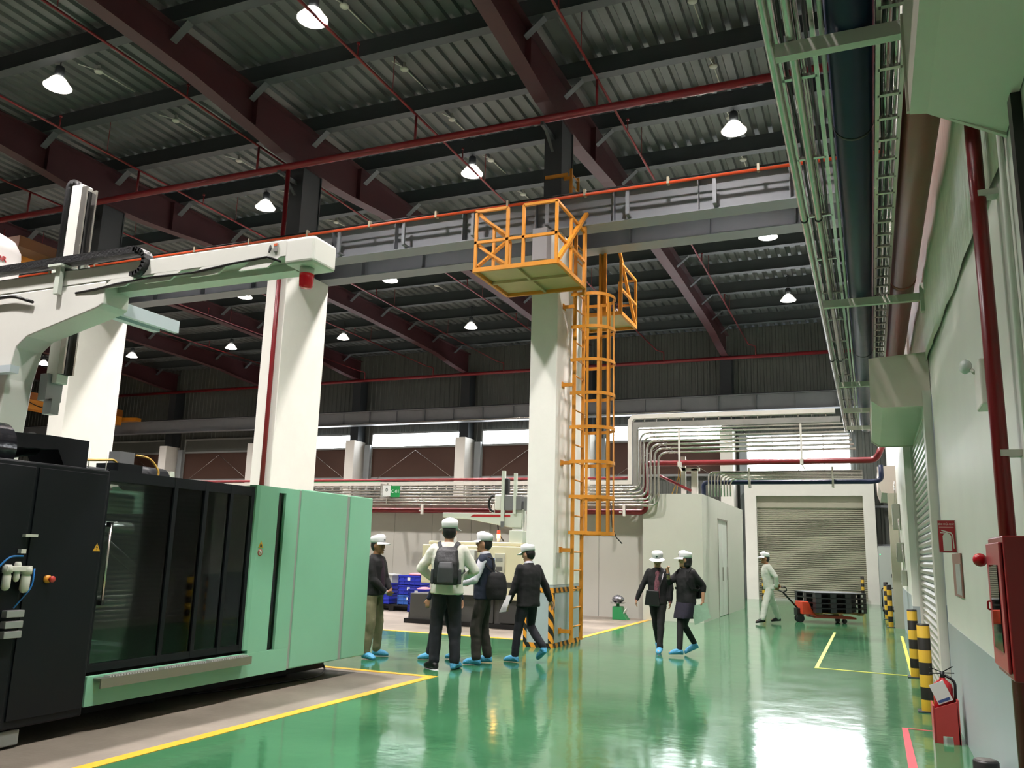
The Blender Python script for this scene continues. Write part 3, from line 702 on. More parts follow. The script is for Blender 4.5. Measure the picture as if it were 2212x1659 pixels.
# rack hangers
t0 = None
for i, x in enumerate((-5.62, -7.4, -9.1, -11.2, -13.4, -15.6)):
    t = thing('pipe_hanger', 'white slotted channel holding the low pipes on the partition, %s from the rack corner' % ORD[i], 'pipe hanger', (x, 20.0, 2.4))
    q = MB(); q.box(x-.025, x+.025, 20.1, 20.42, 2.5, 2.54); q.box(x-.025, x+.025, 20.1, 20.14, 2.62, 3.2); q.build('channel', white_steel, t)
    q = MB(); q.box(x+.1, x+.16, 19.97, 20.03, 2.42, 2.68); q.build('strap', white_steel, t)
for i, (x, z0, z1) in enumerate(((-4.13, 3.6, 4.5), (-1.35, 3.62, 4.55))):
    t = thing('pipe_hanger', ('white upright channel carrying the high conduits above the corner room', 'white upright channel carrying the high conduits near the aisle wall')[i], 'pipe hanger', (x, 20.0, z0))
    q = MB(); q.box(x-.022, x+.022, 19.98, 20.02, z0+.1, z1); q.build('channel', white_steel, t)
    q = MB(); q.box(x-.04, x+.03, 19.97, 20.2, z0, z0+.12); q.bar((x, 20.0, z0), (x+.06, 20.0, z0-.12), .04, .03); q.build('foot', white_steel, t)
# tall support on top of the corner room
t = thing('rack_post', 'white steel post standing on the corner room roof', 'post', (-4.05, 20.6, 2.96))
q = MB(); q.box(-4.2, -4.09, 20.5, 20.6, 2.96, 3.9); q.box(-3.95, -3.8, 20.5, 20.6, 2.96, 3.6); q.build('post', white_steel, t)
q = MB(); q.box(-4.2, -3.75, 20.5, 20.6, 3.55, 3.62); q.build('cross_arm', white_steel, t)
q = MB(); q.tube(bend([(-30, 20.22, 2.53), (-5.0, 20.22, 2.53), (-5.0, 20.22, 3.71), (.2, 20.12, 3.70), (.33, 20.1, 4.0)], .15, 6), .068, n=14); q.build('red_water_pipe', red_pipe, label='thick red pipe rising at the corner and crossing the aisle', cat='pipe')
q = MB(); q.cyl((-30, 20.3, 3.37), (-5.3, 20.3, 3.37), .035, n=10); q.build('red_water_pipe', red_pipe, label='slim red pipe running above the partition wall', cat='pipe')
q = MB(); q.tube(bend([(-3.78, 21.2, 2.96), (-3.78, 21.2, 3.32), (.12, 21.2, 3.32), (.3, 21.2, 3.36), (.3, 21.2, 3.7)], .1, 5), .055, n=14); q.build('blue_water_pipe', blue_pipe, label='dark blue pipe crossing the aisle below the red pipe', cat='pipe')
q = MB(); q.cyl((-4.75, 20.5, 3.45), (-3.95, 20.5, 3.06), .035, n=10); q.build('red_water_pipe', red_pipe, label='short slanting red pipe on the corner room roof', cat='pipe')
q = MB()
q.tube([(-4.25, 20.55, 3.7), (-4.27, 20.55, 3.4), (-4.35, 20.55, 3.2), (-4.45, 20.55, 2.96)], .012, n=6); q.tube([(-4.2, 20.57, 3.7), (-4.23, 20.57, 3.4), (-4.3, 20.57, 3.2), (-4.33, 20.57, 2.96)], .012, n=6)
q.build('yellow_cable', mat('yellow_cable', '#b98f28', .5), label='yellow cables hanging onto the corner room roof', cat='cable')
for i in range(8):
    x = -3.62+i*.075; z = 3.56-.035*max(0, i-2)
    q = MB(); q.tube(bend([(x, 21.0, 2.96), (x, 21.0, z), (-.1, 21.0, z)], .16, 6), .02, n=8); q.build('steel_conduit', galv, label='slim conduit rising from the corner room roof, %s from its front' % ORD[i], cat='conduit', group='conduits on the corner room')
for i, x in enumerate((-2.65, -.75)):
    q = MB(); q.box(x-.02, x+.02, 20.98, 21.26, 3.18, 3.66); q.build('pipe_hanger', white_steel, label=('white strap around the blue pipe beside the far pillar', 'white strap around the blue pipe near the aisle wall')[i], cat='pipe hanger')

# ------------------------------------------------------------------ overhead bundle along the right wall
for i, y in enumerate((4.35, 9.33, 13.9, 16.4, 18.6)):
    t = thing('pipe_bracket', 'pale cantilever bracket under the overhead pipes, %s from the viewpoint' % ORD[i], 'bracket', (.67, y, 4.2), 'pipe brackets')
    q = MB(); q.box(-.345, .66, y-.03, y+.03, 4.17, 4.25); q.build('arm', white_steel, t)
    q = MB(); q.bar((.66, y, 3.95), (.35, y, 4.18), .03, .03) if False else q.box(.6, .66, y-.05, y+.05, 4.05, 4.35); q.build('wall_plate', white_steel, t)
Y0, Y1 = -2.5, 19.6
t = thing('overhead_pipe', 'thick dark blue pipe overhead along the aisle wall', 'pipe', (.037, 10, 4.25))
q = MB(); q.cyl((.037, Y0, 4.377), (.037, Y1, 4.377), .125, n=28); q.build('pipe', blue_pipe, t)
for y in (5.6, 12.2): q = MB(); q.cyl((.037, y-.015, 4.377), (.037, y+.015, 4.377), .128, n=28); q.build('band', black_plastic, t)
t = thing('overhead_pipe', 'thick brownish red pipe overhead against the aisle wall', 'pipe', (.44, 10, 4.25))
q = MB(); q.cyl((.44, Y0, 4.377), (.44, 15.0, 4.377), .125, n=28); q.build('pipe', mat('brown_red_pipe', '#9a4d46', .35, var=.1, scale=4), t)
q = MB(); q.cyl((.44, 9.1, 4.377), (.44, 9.2, 4.377), .129, n=28); q.build('coupling', mat('brown_red_pipe', '#6d3631'), t)
for i, (x, z, r, lb) in enumerate(((-.375, 4.285, .026, 'outermost galvanised conduit on the overhead rack'), (-.262, 4.282, .026, 'inner galvanised conduit on the overhead rack'), (-.232, 4.36, .018, 'thin galvanised conduit lying above the inner rack conduit'), (-.105, 4.33, .013, 'slim white pipe beside the blue overhead pipe'))):
    t = thing('overhead_conduit', lb, 'conduit', (x, 10, z))
    q = MB(); q.cyl((x, Y0, z), (x, Y1, z), r, n=10); q.build('pipe', galv if i < 3 else white_steel, t)
    for y in (7.0, 12.4):
        if i < 2:
            q = MB(); q.cyl((x, y-.012, z), (x, y+.012, z), r+.006, n=10); q.build('cable_tie', black_plastic, t)
def tray(x0, x1, z, label, cables, rung=.18):
    t = thing('cable_ladder', label, 'cable ladder', ((x0+x1)/2, 10, z))
    for x in (x0, x1): q = MB(); q.box(x-.012, x+.012, Y0, Y1, z, z+.07); q.build('side_rail', galv, t)
    r = MB(); r.box(x0, x1, -.015, .015, z, z+.02); me = r.mesh('rung', galv)
    y = 1.5
    while y < 19:
        o = bpy.data.objects.new('rung', me); COL.objects.link(o); o.parent = t; o.location = Vector((0, y, 0))-world_off(t); y += rung
    rn = random.Random(5)
    for c in range(cables):
        x = x0+.02+(x1-x0-.04)*(c+.5)/cables
        pts = [(x+rn.uniform(-.008, .008), Y0+(Y1-Y0)*k/40, z+.035+rn.uniform(0, .02)) for k in range(41)]
        q = MB(); q.tube(pts, .011, n=6); q.build('cable', (black_plastic, galv)[c % 2], t)
tray(.175, .305, 4.26, 'open cable ladder between the two thick overhead pipes', 4, .3)
tray(-.345, -.15, 4.3, 'cable ladder above the outer rack conduits', 5, 1.1)
# ------------------------------------------------------------------ orange platform and caged ladder
plate_m = mat('platform_underside', '#b9a678', .5, var=.08, scale=4)
px0, px1, py0, py1, pz = -5.72, -4.28, 11.68, 13.08, 5.93
t = thing('access_platform', 'orange steel access platform hung in front of the ladder column', 'platform', (-5, 12.4, pz))
q = MB(); q.box(px0+.03, px1-.03, py0+.03, py1-.03, pz+.05, pz+.06); q.build('floor_plate', plate_m, t)
def L(p, w=.06, h=.06, nm='frame_beam', m=orange):
    q = MB(); q.bar(p[0], p[1], w, h); q.build(nm, m, t)
for a, c in (((px0, py0), (px1, py0)), ((px0, py1), (px1, py1)), ((px0, py0), (px0, py1)), ((px1, py0), (px1, py1))):
    L(((*a, pz+.03), (*c, pz+.03)), .05, .07)
L((((px0+px1)/2, py0, pz+.03), ((px0+px1)/2, py1, pz+.03)), .045, .05, m=plate_m); L(((px0, (py0+py1)/2, pz+.03), (px1, (py0+py1)/2, pz+.03)), .045, .05, m=plate_m)
zt = pz+1.04; zm = pz+.5; s_ = .045
xp = [px0+.02, px0+.58, -4.86, px1-.02]
for i, x in enumerate(xp): L(((x, py0, pz+.05), (x, py0, zt)), s_ if i != 1 else .05, s_, 'post')
L(((px0, py0, zt), (xp[1], py0, zt)), s_, s_, 'handrail'); L(((xp[2], py0, zt), (px1, py0, zt)), s_, s_, 'handrail')
L(((px0, py0, zm), (px1, py0, zm)), s_, s_, 'mid_rail')
for x in (px0+.02, px1-.02):
    L(((x, py0, zt), (x, py1, zt)), s_, s_, 'handrail'); L(((x, py0, zm), (x, py1, zm)), s_, s_, 'mid_rail')
    L(((x, (py0+py1)/2, pz+.05), (x, (py0+py1)/2, zt)), s_, s_, 'post'); L(((x, py1, pz+.05), (x, py1, zt)), s_, s_, 'post')
L(((px0+.05, py0+.02, zt-.05), (xp[1], py0+.02, zm+.08)), .03, .035, 'brace'); L(((px0+.05, py0+.02, zm-.05), (xp[1], py0+.02, pz+.08)), .03, .035, 'brace')
# hanger struts back to the column and wide channels at the sides
L(((px0+.03, py0+.05, pz+.1), (px0+.03, py1+.05, zt+.1)), .05, .05, 'hanger_strut'); L(((px1-.0, py0+.03, pz+.08), (px1-.0, py1+.05, zt+.35)), .07, .05, 'hanger_strut')
L(((px0+.62, py1, pz+.05), (px0+.62, py1, zm+.2)), .1, .04, 'channel_post'); L(((px1-.03, py1+.05, pz-.1), (px1-.03, py1+.05, pz+1.15)), .05, .09, 'channel_post')
L(((px0+.98, py1-.02, pz+.05), (px0+.98, py1-.02, zm)), .06, .05, 'channel_post')
# switch box on the column above the platform
t = thing('switch_box', 'grey steel box fixed to the column above the orange platform', 'electrical box', (-5.03, 12.9, 6.4))
gb = mat('grey_steel_box', '#8b8b8e', .45)
q = MB(); q.box(-5.13, -4.86, 12.72, 12.95, 6.42, 7.0); q.build('body', gb, t, bevel=.01)
q = MB(); q.prism([(-5.13, 6.42), (-4.84, 6.42), (-4.9, 6.33), (-4.985, 6.1), (-5.07, 6.33)], 'y', 12.9, 12.93); q.build('bracket_plate', steel_dark, t)
q = MB(); q.box(-5.05, -4.93, 12.93, 13.1, 6.5, 6.6); q.build('mount', steel_dark, t)
# second platform on the far side of the girders
t = thing('access_platform', 'small orange platform behind the girders, above the ladder cage', 'platform', (-4.6, 15, 5.8))
qx0, qx1, qy0, qy1, qz = -5.0, -4.05, 14.52, 15.6, 5.86
q = MB(); q.box(qx0, qx1, qy0, qy1, qz+.05, qz+.06); q.build('floor_plate', plate_m, t)
for a, c in (((qx0, qy0), (qx1, qy0)), ((qx0, qy1), (qx1, qy1)), ((qx0, qy0), (qx0, qy1)), ((qx1, qy0), (qx1, qy1))): L(((*a, qz+.03), (*c, qz+.03)), .05, .07)
for x, y, h in ((qx1, qy0, 1.05), (qx1, qy1, 1.0), (qx0+.55, qy0, 1.35), (qx0+.62, qy1, 1.0), (qx1-.3, qy0, 1.3)): L(((x, y, qz), (x, y, qz+h)), .045, .045, 'post')
for z in (.5, 1.0): L(((qx1, qy0, qz+z), (qx1, qy1, qz+z)), .04, .04, 'mid_rail' if z < .8 else 'handrail'); L(((qx0+.62, qy1, qz+z), (qx1, qy1, qz+z)), .04, .04, 'mid_rail' if z < .8 else 'handrail')
L(((qx1, qy1, qz+.05), (qx1-.05, qy0, qz+1.35)), .05, .05, 'hanger_strut'); L(((qx0+.6, qy0+.05, qz), (qx0+.6, qy0+.05, qz+1.35)), .1, .05, 'channel_post')

t = thing('caged_ladder', 'tall orange ladder with safety cage on the column side', 'ladder', (-4.58, 13.7, 0))
lx, ly0, ly1 = -4.58, 13.45, 13.95
for y in (ly0, ly1): L(((lx, y, .08), (lx, y, 8.45)), .025, .075, 'stile') if False else (lambda q: q.box(lx-.03, lx+.03, y-.015, y+.015, .08, 7.15).build('stile', orange, t))(MB())
rg = MB(); rg.cyl((lx, ly0, 0), (lx, ly1, 0), .013, n=8); me = rg.mesh('rung', orange)
z = .32
while z < 7.1:
    o = bpy.data.objects.new('rung', me); COL.objects.link(o); o.parent = t; o.location = Vector((0, 0, z))-world_off(t); z += .3
hz = [5.93, 5.345, 4.76, 4.18, 3.595, 3.01, 2.425, 1.835]
def hoop_pts(n=18):
    pts = [(lx-.02, ly0-.14), (lx+.12, ly0-.15)]
    for i in range(n+1):
        a = -math.pi/2+math.pi*i/n
        pts.append((lx+.28+.36*math.cos(a), 13.7+.4*math.sin(a)))
    pts += [(lx+.12, ly1+.15), (lx-.02, ly1+.14)]
    return pts
HP = hoop_pts()
hb = MB()
for (xa, ya), (xb, yb) in zip(HP, HP[1:]): hb.bar((xa, ya, 0), (xb, yb, 0), .01, .055, ext=.004)
hb.bar((lx, ly0-.14, 0), (lx, ly0, 0), .01, .05); hb.bar((lx, ly1+.14, 0), (lx, ly1, 0), .01, .05)
me = hb.mesh('hoop', orange)
for z in hz:
    o = bpy.data.objects.new('hoop', me); COL.objects.link(o); o.parent = t; o.location = Vector((0, 0, z))-world_off(t)
for i in (2, 5, 8, 11, 14, 17, 20):
    xa, ya = HP[i]
    d = Vector((xa-(lx+.28), ya-13.7, 0)).normalized()
    q = MB(); q.bar((xa-d.x*.012, ya-d.y*.012, hz[-1]-.03), (xa-d.x*.012, ya-d.y*.012, hz[0]+.03), .045, .008, up=(d.x, d.y, 0)); q.build('cage_bar', orange, t)
for z in (5.75, 4.35, 3.0, 1.55, .25):
    for y in (ly0,):
        q = MB(); q.box(-4.78, lx, y-.05, y-.015, z-.03, z+.03); q.box(-4.776, -4.765, y-.1, y+.04, z-.05, z+.05); q.build('wall_bracket', orange, t)
q = MB(); q.tube([(-4.05, 13.9, 2.35), (-4.02, 13.9, 1.95), (-3.95, 13.9, 1.78), (-3.85, 13.9, 1.68)], .01, n=6); q.build('loose_cable', black_plastic, t)
# short ladder above the girder
t = thing('ladder', 'short orange ladder on the steel post above the girder', 'ladder', (-4.9, 14, 7.9))
for y in (13.7, 14.1): q = MB(); q.box(-4.8, -4.75, y-.015, y+.015, 7.8, 8.5); q.build('stile', orange, t)
for z in (7.95, 8.2, 8.42): q = MB(); q.cyl((-4.775, 13.7, z), (-4.775, 14.1, z), .013, n=6); q.build('rung', orange, t)
q = MB(); q.box(-4.95, -4.76, 13.68, 13.73, 8.3, 8.35); q.box(-5.2, -4.76, 13.46, 13.5, 8.26, 8.32); q.build('wall_bracket', orange, t)
q = MB(); q.cyl((-10.75, 13.03, 1.0), (-10.75, 13.03, 9.2), .045, n=12); q.build('riser_pipe', red_pipe, label='red riser pipe running up the middle column', cat='pipe')

# ------------------------------------------------------------------ travelling cranes
crane_o = mat('orange_crane_paint', '#e0902a', .45, var=.08, scale=2)
t = thing('overhead_crane', 'orange overhead crane bridge in the far bay', 'crane', (-36.6, 24, 7.9))
q = MB(); q.box(-36.9, -36.3, 15.0, 32.4, 7.5, 8.25); q.build('bridge_girder', crane_o, t)
q = MB(); q.box(-36.92, -36.28, 15.0, 32.4, 7.95, 8.3); q.build('top_plate', mat('brown_crane_plate', '#9a5c22', .5), t)  # brown band around the upper part of the orange bridge girder
q = MB(); q.prism([(-37.6, 8.5), (-37.2, 8.5), (-36.8, 7.95), (-35.4, 7.9), (-35.4, 7.72), (-37.9, 7.72)], 'y', 32.5, 32.85); q.build('end_truck', crane_o, t)
q = MB(); q.prism([(-37.9, 8.5), (-35.4, 8.5), (-35.4, 7.8), (-37.9, 7.8)], 'y', 14.2, 14.55); q.build('end_truck', crane_o, t)
q = MB()
for k in range(5):
    y = 20+k*2.2; q.tube([(-36.25, y+i*.275, 7.95-.3*math.sin(math.pi*i/8)) for i in range(9)], .02, n=5)
q.build('festoon_cable', black_plastic, t)
t = thing('overhead_crane', 'orange crane end truck on the near girder above the robot', 'crane', (-18.4, 13.26, 7.8))
q = MB(); q.prism([(-18.7, 7.82), (-17.75, 7.82), (-17.75, 8.3), (-18.55, 8.35), (-18.9, 8.1)], 'y', 13.0, 13.5); q.build('end_truck', crane_o, t)
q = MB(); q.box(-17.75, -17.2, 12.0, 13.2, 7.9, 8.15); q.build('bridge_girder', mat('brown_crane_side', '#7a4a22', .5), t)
for x in (-18.5, -18.05): q = MB(); q.cyl((x, 13.15, 7.87), (x, 13.37, 7.87), .09, n=16); q.build('wheel', steel_dark, t)
q = MB(); q.box(-18.85, -18.5, 12.85, 13.0, 7.95, 8.3); q.build('motor', black_plastic, t)
# ------------------------------------------------------------------ mint and black moulding machine
mint = mat('mint_green_paint', '#86c2a2', .4, var=.03, scale=2)
mblack = mat('machine_black_paint', '#0b1015', .5, var=.1, scale=3, spec=.25)
grey_strip = mat('grey_joint_strip', '#9ea29b', .4, .2)
tint = glass_mat('smoked_glass', '#cdd6d1')
mx = -5.8; mxb = -7.9
t = thing('moulding_machine', 'large black and mint green injection moulding machine', 'machine', (-6.8, 6.2, 0))
q = MB(); q.box(mxb, mx, 2.0, 5.13, .14, 2.07); q.build('black_cabinet', mblack, t, bevel=.015)
q = MB(); q.box(mx, mx+.012, 4.47, 5.1, .2, 2.03); q.build('front_cover', mblack, t, bevel=.004)
q = MB(); q.box(mx, mx+.012, 3.2, 4.44, .2, 2.03); q.build('front_cover', mblack, t, bevel=.004)
# base frame with shadow gap
q = MB(); q.box(mxb+.2, mx-.45, 2.0, 9.0, .05, .45); q.build('base_frame', mblack, t)
for y in (4.3, 6.4, 8.4):
    q = MB(); q.cyl((mx-.65, y, 0), (mx-.65, y, .06), .09, n=14); q.build('levelling_foot', steel_dark, t)
q = MB(); q.box(mx-.5, mx-.02, 3.6, 4.62, .02, .13); q.build('drip_tray', mat('pale_tray', '#8b8f8a', .4, .3), t, bevel=.01)
# mint skirt and end covers
q = MB(); q.box(mx-.05, mx, 5.14, 7.68, .2, .43); q.build('skirt_panel', mint, t, bevel=.004)
for a, c in ((7.72, 8.63), (8.69, 9.19)):
    q = MB(); q.box(mxb, mx, a, c, .205, 2.115); q.build('end_cover', mint, t, bevel=.012)
for y in (7.7, 8.66):
    q = MB(); q.box(mxb+.02, mx-.008, y-.026, y+.026, .21, 2.1); q.build('joint_strip', grey_strip, t)
# door cover with slot: four pieces framing the slot plus the angled cheek
q = MB()
q.box(mx-.06, mx, 7.03, 7.33, .43, 2.105); q.box(mx-.06, mx, 7.45, 7.68, .43, 2.105); q.box(mx-.06, mx, 7.33, 7.45, 2.05, 2.105)
q.build('door_cover', mint, t)
q = MB(); q.prism([(mx-.08, 6.95), (mx-.015, 6.985), (mx, 7.03), (mx-.06, 7.03)], 'z', .46, 2.105); q.build('angled_cheek', mint, t)
q = MB(); q.box(mx-.04, mx-.03, 7.33, 7.45, .44, 2.05); q.build('slot_window', tint, t)
# top cover over the clamp
q = MB(); q.box(mxb, mx-.06, 7.03, 7.68, 2.05, 2.1); q.build('top_cover', mint, t)
# sliding guard doors: black frames, smoked panes
dz0, dz1 = .46, 2.08
ys = [5.14, 5.93, 6.31, 6.67, 6.98]
q = MB(); q.box(mx-.07, mx-.03, 5.14, 6.98, 1.99, dz1); q.box(mx-.07, mx-.03, 5.14, 6.98, dz0, dz0+.06)
for y in (5.14, 5.9, 6.29, 6.64, 6.95): q.box(mx-.07, mx-.028, y-.02 if y > 5.2 else y, y+.025, dz0, dz1)
q.build('guard_frame', mblack, t)
for a, c in ((5.165, 5.88), (5.925, 6.27), (6.315, 6.62), (6.665, 6.93)):
    q = MB(); q.box(mx-.055, mx-.045, a, c, dz0+.06, 1.99); q.build('guard_pane', tint, t)
q = MB(); q.cyl((mx-.005, 5.2, 1.0), (mx-.005, 5.2, 1.63), .011, n=8); q.build('door_handle', galv, t)
for z in (1.0, 1.63): q = MB(); q.box(mx-.04, mx+.005, 5.185, 5.215, z-.02, z+.02); q.build('handle_mount', black_plastic, t)
# tread plate
tread = mat('tread_plate', '#8d8b80', .35, .6)
q = MB(); q.box(mx-.03, mx+.09, 5.2, 7.0, .4, .415); q.box(mx+.078, mx+.09, 5.2, 7.0, .34, .4); st = q.build('step', tread, t)
sb = MB(); sb.box(mx-.015, mx+.07, 0, .016, .415, .427); sme = sb.mesh('tread_stud', mat('bright_studs', '#d8d8d2', .3, .4))
for k in range(58):
    if k % 20 in (18, 19): continue
    o = bpy.data.objects.new('tread_stud', sme); COL.objects.link(o); o.parent = st; o.location = Vector((0, 5.3+k*.029, 0))-world_off(st)
# inside the guard
inn = mat('mint_inner_panel', '#9fd6b9', .5)
q = MB(); q.box(-7.2, -7.15, 5.14, 7.6, .5, 2.0); q.build('inner_panel', inn, t)
q = MB(); q.box(mxb, mx-.08, 5.14, 7.6, .45, .52); q.build('inner_tray', mat('inner_tray', '#50575a', .4, .4), t)
for z, x in ((.95, -6.35), (1.6, -6.35)): q = MB(); q.cyl((x, 5.14, z), (x, 7.7, z), .07, n=16); q.build('tie_bar', chrome, t)
q = MB(); q.box(-7.3, -6.2, 5.9, 6.2, .6, 1.75); q.build('platen', mblack, t)
q = MB(); q.box(-7.2, -6.3, 5.2, 5.45, .6, 1.9); q.build('platen', mat('platen_mint', '#4f8a6b', .5), t)
q = MB(); q.tube(bend([(-6.1, 5.4, 1.5), (-6.05, 5.9, 1.15), (-6.1, 6.3, 1.3), (-6.1, 6.9, 1.25)], .2), .04, n=8); q.tube(bend([(-6.05, 6.0, 1.05), (-6.05, 6.4, 1.12), (-6.05, 7.0, 1.1), (-6.0, 7.4, .7)], .2), .045, n=8); q.build('hose', black_plastic, t)
q = MB(); q.box(-6.2, -6.1, 6.05, 6.6, 1.4, 1.43); q.build('ejector_rod', galv, t)
# stickers, stop button, air unit
def tri(yc, zc, s, x): return [(yc-s, zc-s*.8), (yc+s, zc-s*.8), (yc, zc+s)]
q = MB(); q.prism(tri(5.07, 1.44, .035, 0), 'x', mx+.012, mx+.014); w = q.build('warning_label', mat('warning_yellow', '#c99a2a', .5), t)
q = MB(); q.prism([(5.074, 1.47), (5.06, 1.44), (5.07, 1.44), (5.066, 1.418), (5.08, 1.447), (5.07, 1.447)], 'x', mx+.014, mx+.0155); q.build('lightning_mark', black_plastic, w)
q = MB(); q.prism(tri(7.1, 1.5, .04, 0), 'x', mx+.001, mx+.003); w = q.build('warning_label', mat('warning_yellow', '#c99a2a'), t)
q = MB(); q.prism([(7.085, 1.475), (7.115, 1.475), (7.11, 1.5), (7.09, 1.51)], 'x', mx+.003, mx+.0045); q.build('hand_mark', black_plastic, w)
q = MB(); q.lathe([(0, 0), (.036, 0), (.036, .002), (0, .002)], (mx+.001, 7.095, 1.42), 20, axis='x'); w = q.build('warning_label', mat('label_red_ring', '#b5463c', .5), t)
q = MB(); q.lathe([(0, .002), (.026, .002), (.026, .003), (0, .003)], (mx+.001, 7.095, 1.42), 20, axis='x'); q.build('disc', mat('label_pale', '#b9d2c0', .5), w)
q = MB(); q.bar((mx+.0045, 7.075, 1.44), (mx+.0045, 7.115, 1.4), .006, .002, up=(1, 0, 0)); q.build('slash', mat('label_red_ring', '#b5463c'), w)
q = MB(); q.lathe([(0, 0), (.03, 0), (.03, .02), (0, .02)], (mx+.012, 4.65, 1.2), 18, axis='x'); s = q.build('emergency_stop', mat('stop_yellow', '#d8912b', .4), t)
q = MB(); q.lathe([(0, .02), (.012, .02), (.012, .035), (.024, .04), (.024, .055), (0, .058)], (mx+.012, 4.66, 1.2), 16, axis='x'); q.build('push_button', mat('stop_red', '#c23a32', .35), s)
wp = mat('white_plastic', '#d4d3c8', .35)
for dy, dz, r, h in ((-.075, 0, .03, .16), (0, .02, .022, .12), (.075, -.01, .034, .17)):
    q = MB(); q.lathe([(0, 1.31+dz), (r*.8, 1.31+dz), (r*1.15, 1.29+dz), (r*1.15, 1.25+dz), (r*.8, 1.25+dz), (r, 1.23+dz), (r, 1.31-h+dz), (r*.6, 1.29-h+dz), (0, 1.285-h+dz)], (mx+.06, 4.36+dy, 0), 16); q.build('air_filter_bowl', wp, t)
q = MB(); q.box(mx+.03, mx+.09, 4.26, 4.46, 1.26, 1.3); q.build('air_manifold', wp, t, bevel=.005)
q = MB(); q.box(mx+.012, mx+.05, 4.4, 4.5, 1.51, 1.53); q.build('valve_lever', wp, t); q = MB(); q.box(mx+.012, mx+.05, 4.38, 4.42, 1.39, 1.42); q.build('valve_block', wp, t)
bt = mat('blue_air_hose', '#1d6fb4', .35)
q = MB(); q.tube(bend([(mx+.05, 4.4, 1.37), (mx+.07, 4.28, 1.37), (mx+.06, 4.2, 1.28), (mx+.05, 4.15, 1.1)], .05), .007, n=6); q.tube(bend([(mx+.06, 4.5, 1.28), (mx+.06, 4.5, 1.15), (mx+.05, 4.38, 1.0)], .05), .006, n=6); q.build('air_hose', bt, t)
for z in (.96, .885, .815):
    q = MB(); q.box(mx+.012, mx+.07, 4.32, 4.46, z-.025, z+.025); q.build('valve_module', mat('silver_valve', '#a5a8a6', .35, .5), t, bevel=.004)
q = MB(); q.cyl((mx+.04, 4.2, .3), (mx+.04, 4.25, .7), .012, n=8); q.build('grease_pipe', galv, t)
# on the roof of the machine
glossy_black = mat('glossy_black_wrap', '#15161c', .15, bump=.3, bscale=14)
q = MB(); q.cyl((-6.5, 2.0, 2.24), (-6.5, 4.62, 2.2), .22, n=24); q.build('motor_barrel', glossy_black, t)
q = MB(); q.cyl((-6.5, 4.36, 2.205), (-6.5, 4.4, 2.205), .226, n=24); q.cyl((-6.5, 4.42, 2.205), (-6.5, 4.44, 2.205), .226, n=24); q.build('barrel_strap', mat('grey_strap', '#9a9a98', .5), t)
q = MB(); q.prism([(4.6, 2.34), (4.95, 2.36), (5.35, 2.36), (5.35, 2.07), (5.15, 2.07), (5.05, 2.25), (4.6, 2.22)], 'x', -6.75, -6.35); q.build('bracket_plate', mblack, t)
q = MB(); q.cyl((-6.6, 4.6, 2.2), (-6.6, 5.0, 2.3), .1, n=12); q.build('hose_stub', black_plastic, t)
q = MB(); q.cyl((-6.9, 5.35, 2.12), (-6.9, 6.3, 2.12), .075, n=16); q.cyl((-6.9, 6.3, 2.13), (-6.9, 6.75, 2.13), .13, n=18); q.box(-7.05, -6.75, 6.05, 6.35, 2.07, 2.25); q.build('hydraulic_cylinder', mblack, t)
q = MB(); q.box(-6.95, -6.8, 6.1, 6.28, 2.25, 2.37); q.build('terminal_box', mat('grey_terminal', '#6d7072', .5), t)
q = MB(); q.tube(bend([(-6.8, 5.2, 2.12), (-6.8, 5.5, 2.22), (-6.8, 5.9, 2.26), (-6.8, 6.05, 2.28), (-6.8, 6.1, 2.2)], .1), .012, n=6); q.tube(bend([(-6.8, 6.3, 2.35), (-6.76, 6.45, 2.34), (-6.72, 6.55, 2.2), (-6.72, 6.5, 2.1)], .1), .012, n=6); q.build('yellow_cable', mat('yellow_lead', '#c9a04a', .45), t)
for y in (5.55, 5.75, 5.95): q = MB(); q.cyl((-6.8, y, 2.1), (-6.8, y, 2.36), .006, n=5); q.build('cable_stay', wp, t)
q = MB(); q.tube([(-6.65, 6.8+.08*i, 2.08+.012*(i % 2)) for i in range(5)], .02, n=6); q.build('coiled_hose', mat('clear_hose', '#b5b3a5', .3), t)
# cable from the machine end onto the floor
q = MB(); q.tube(bend([(-6.4, 9.0, .25), (-6.25, 9.05, .03), (-6.0, 8.6, .012), (-6.2, 7.4, .012), (-6.5, 6.6, .012)], .4), .012, n=6); q.build('floor_cable', black_plastic, label='black cable trailing on the floor under the mint machine end', cat='cable')
# white uprights poking above the machine
for i, y in enumerate((7.6, 8.3)):
    q = MB(); q.box(-8.4, -8.33, y, y+.07, 0, (2.42, 2.4)[i]); q.build('guard_post', white_steel, label=('white post rising behind the machine guard, taller one', 'white post rising behind the machine guard, slimmer one')[i], cat='post')

# ------------------------------------------------------------------ gantry take-out robot above the machine
rw = mat('robot_white_paint', '#e6e6de', .35, var=.02, scale=3)
rpale = mat('robot_pale_paint', '#d4dccf', .4)
t = thing('gantry_robot', 'white gantry take-out robot with long traverse beam over the machine', 'robot', (-8.5, 6.2, 2.2))
q = MB(); q.box(-10.6, -4.85, 6.0, 6.33, 4.14, 4.315); q.build('traverse_beam', rw, t, bevel=.012)
q = MB(); q.box(-4.9, -4.57, 5.985, 6.345, 4.06, 4.315); q.build('end_cap', rw, t, bevel=.03, seg=3)
q = MB(); q.box(-10.6, -4.9, 6.16, 6.33, 4.06, 4.14); q.build('lower_channel', rpale, t)
for k in range(4):
    xa = -5.3-k*.6
    q = MB(); q.prism([(xa, 4.15), (xa+.34, 4.15), (xa+.2, 4.06), (xa-.14, 4.06)], 'y', 6.0, 6.02); q.build('gusset_plate', rw, t)
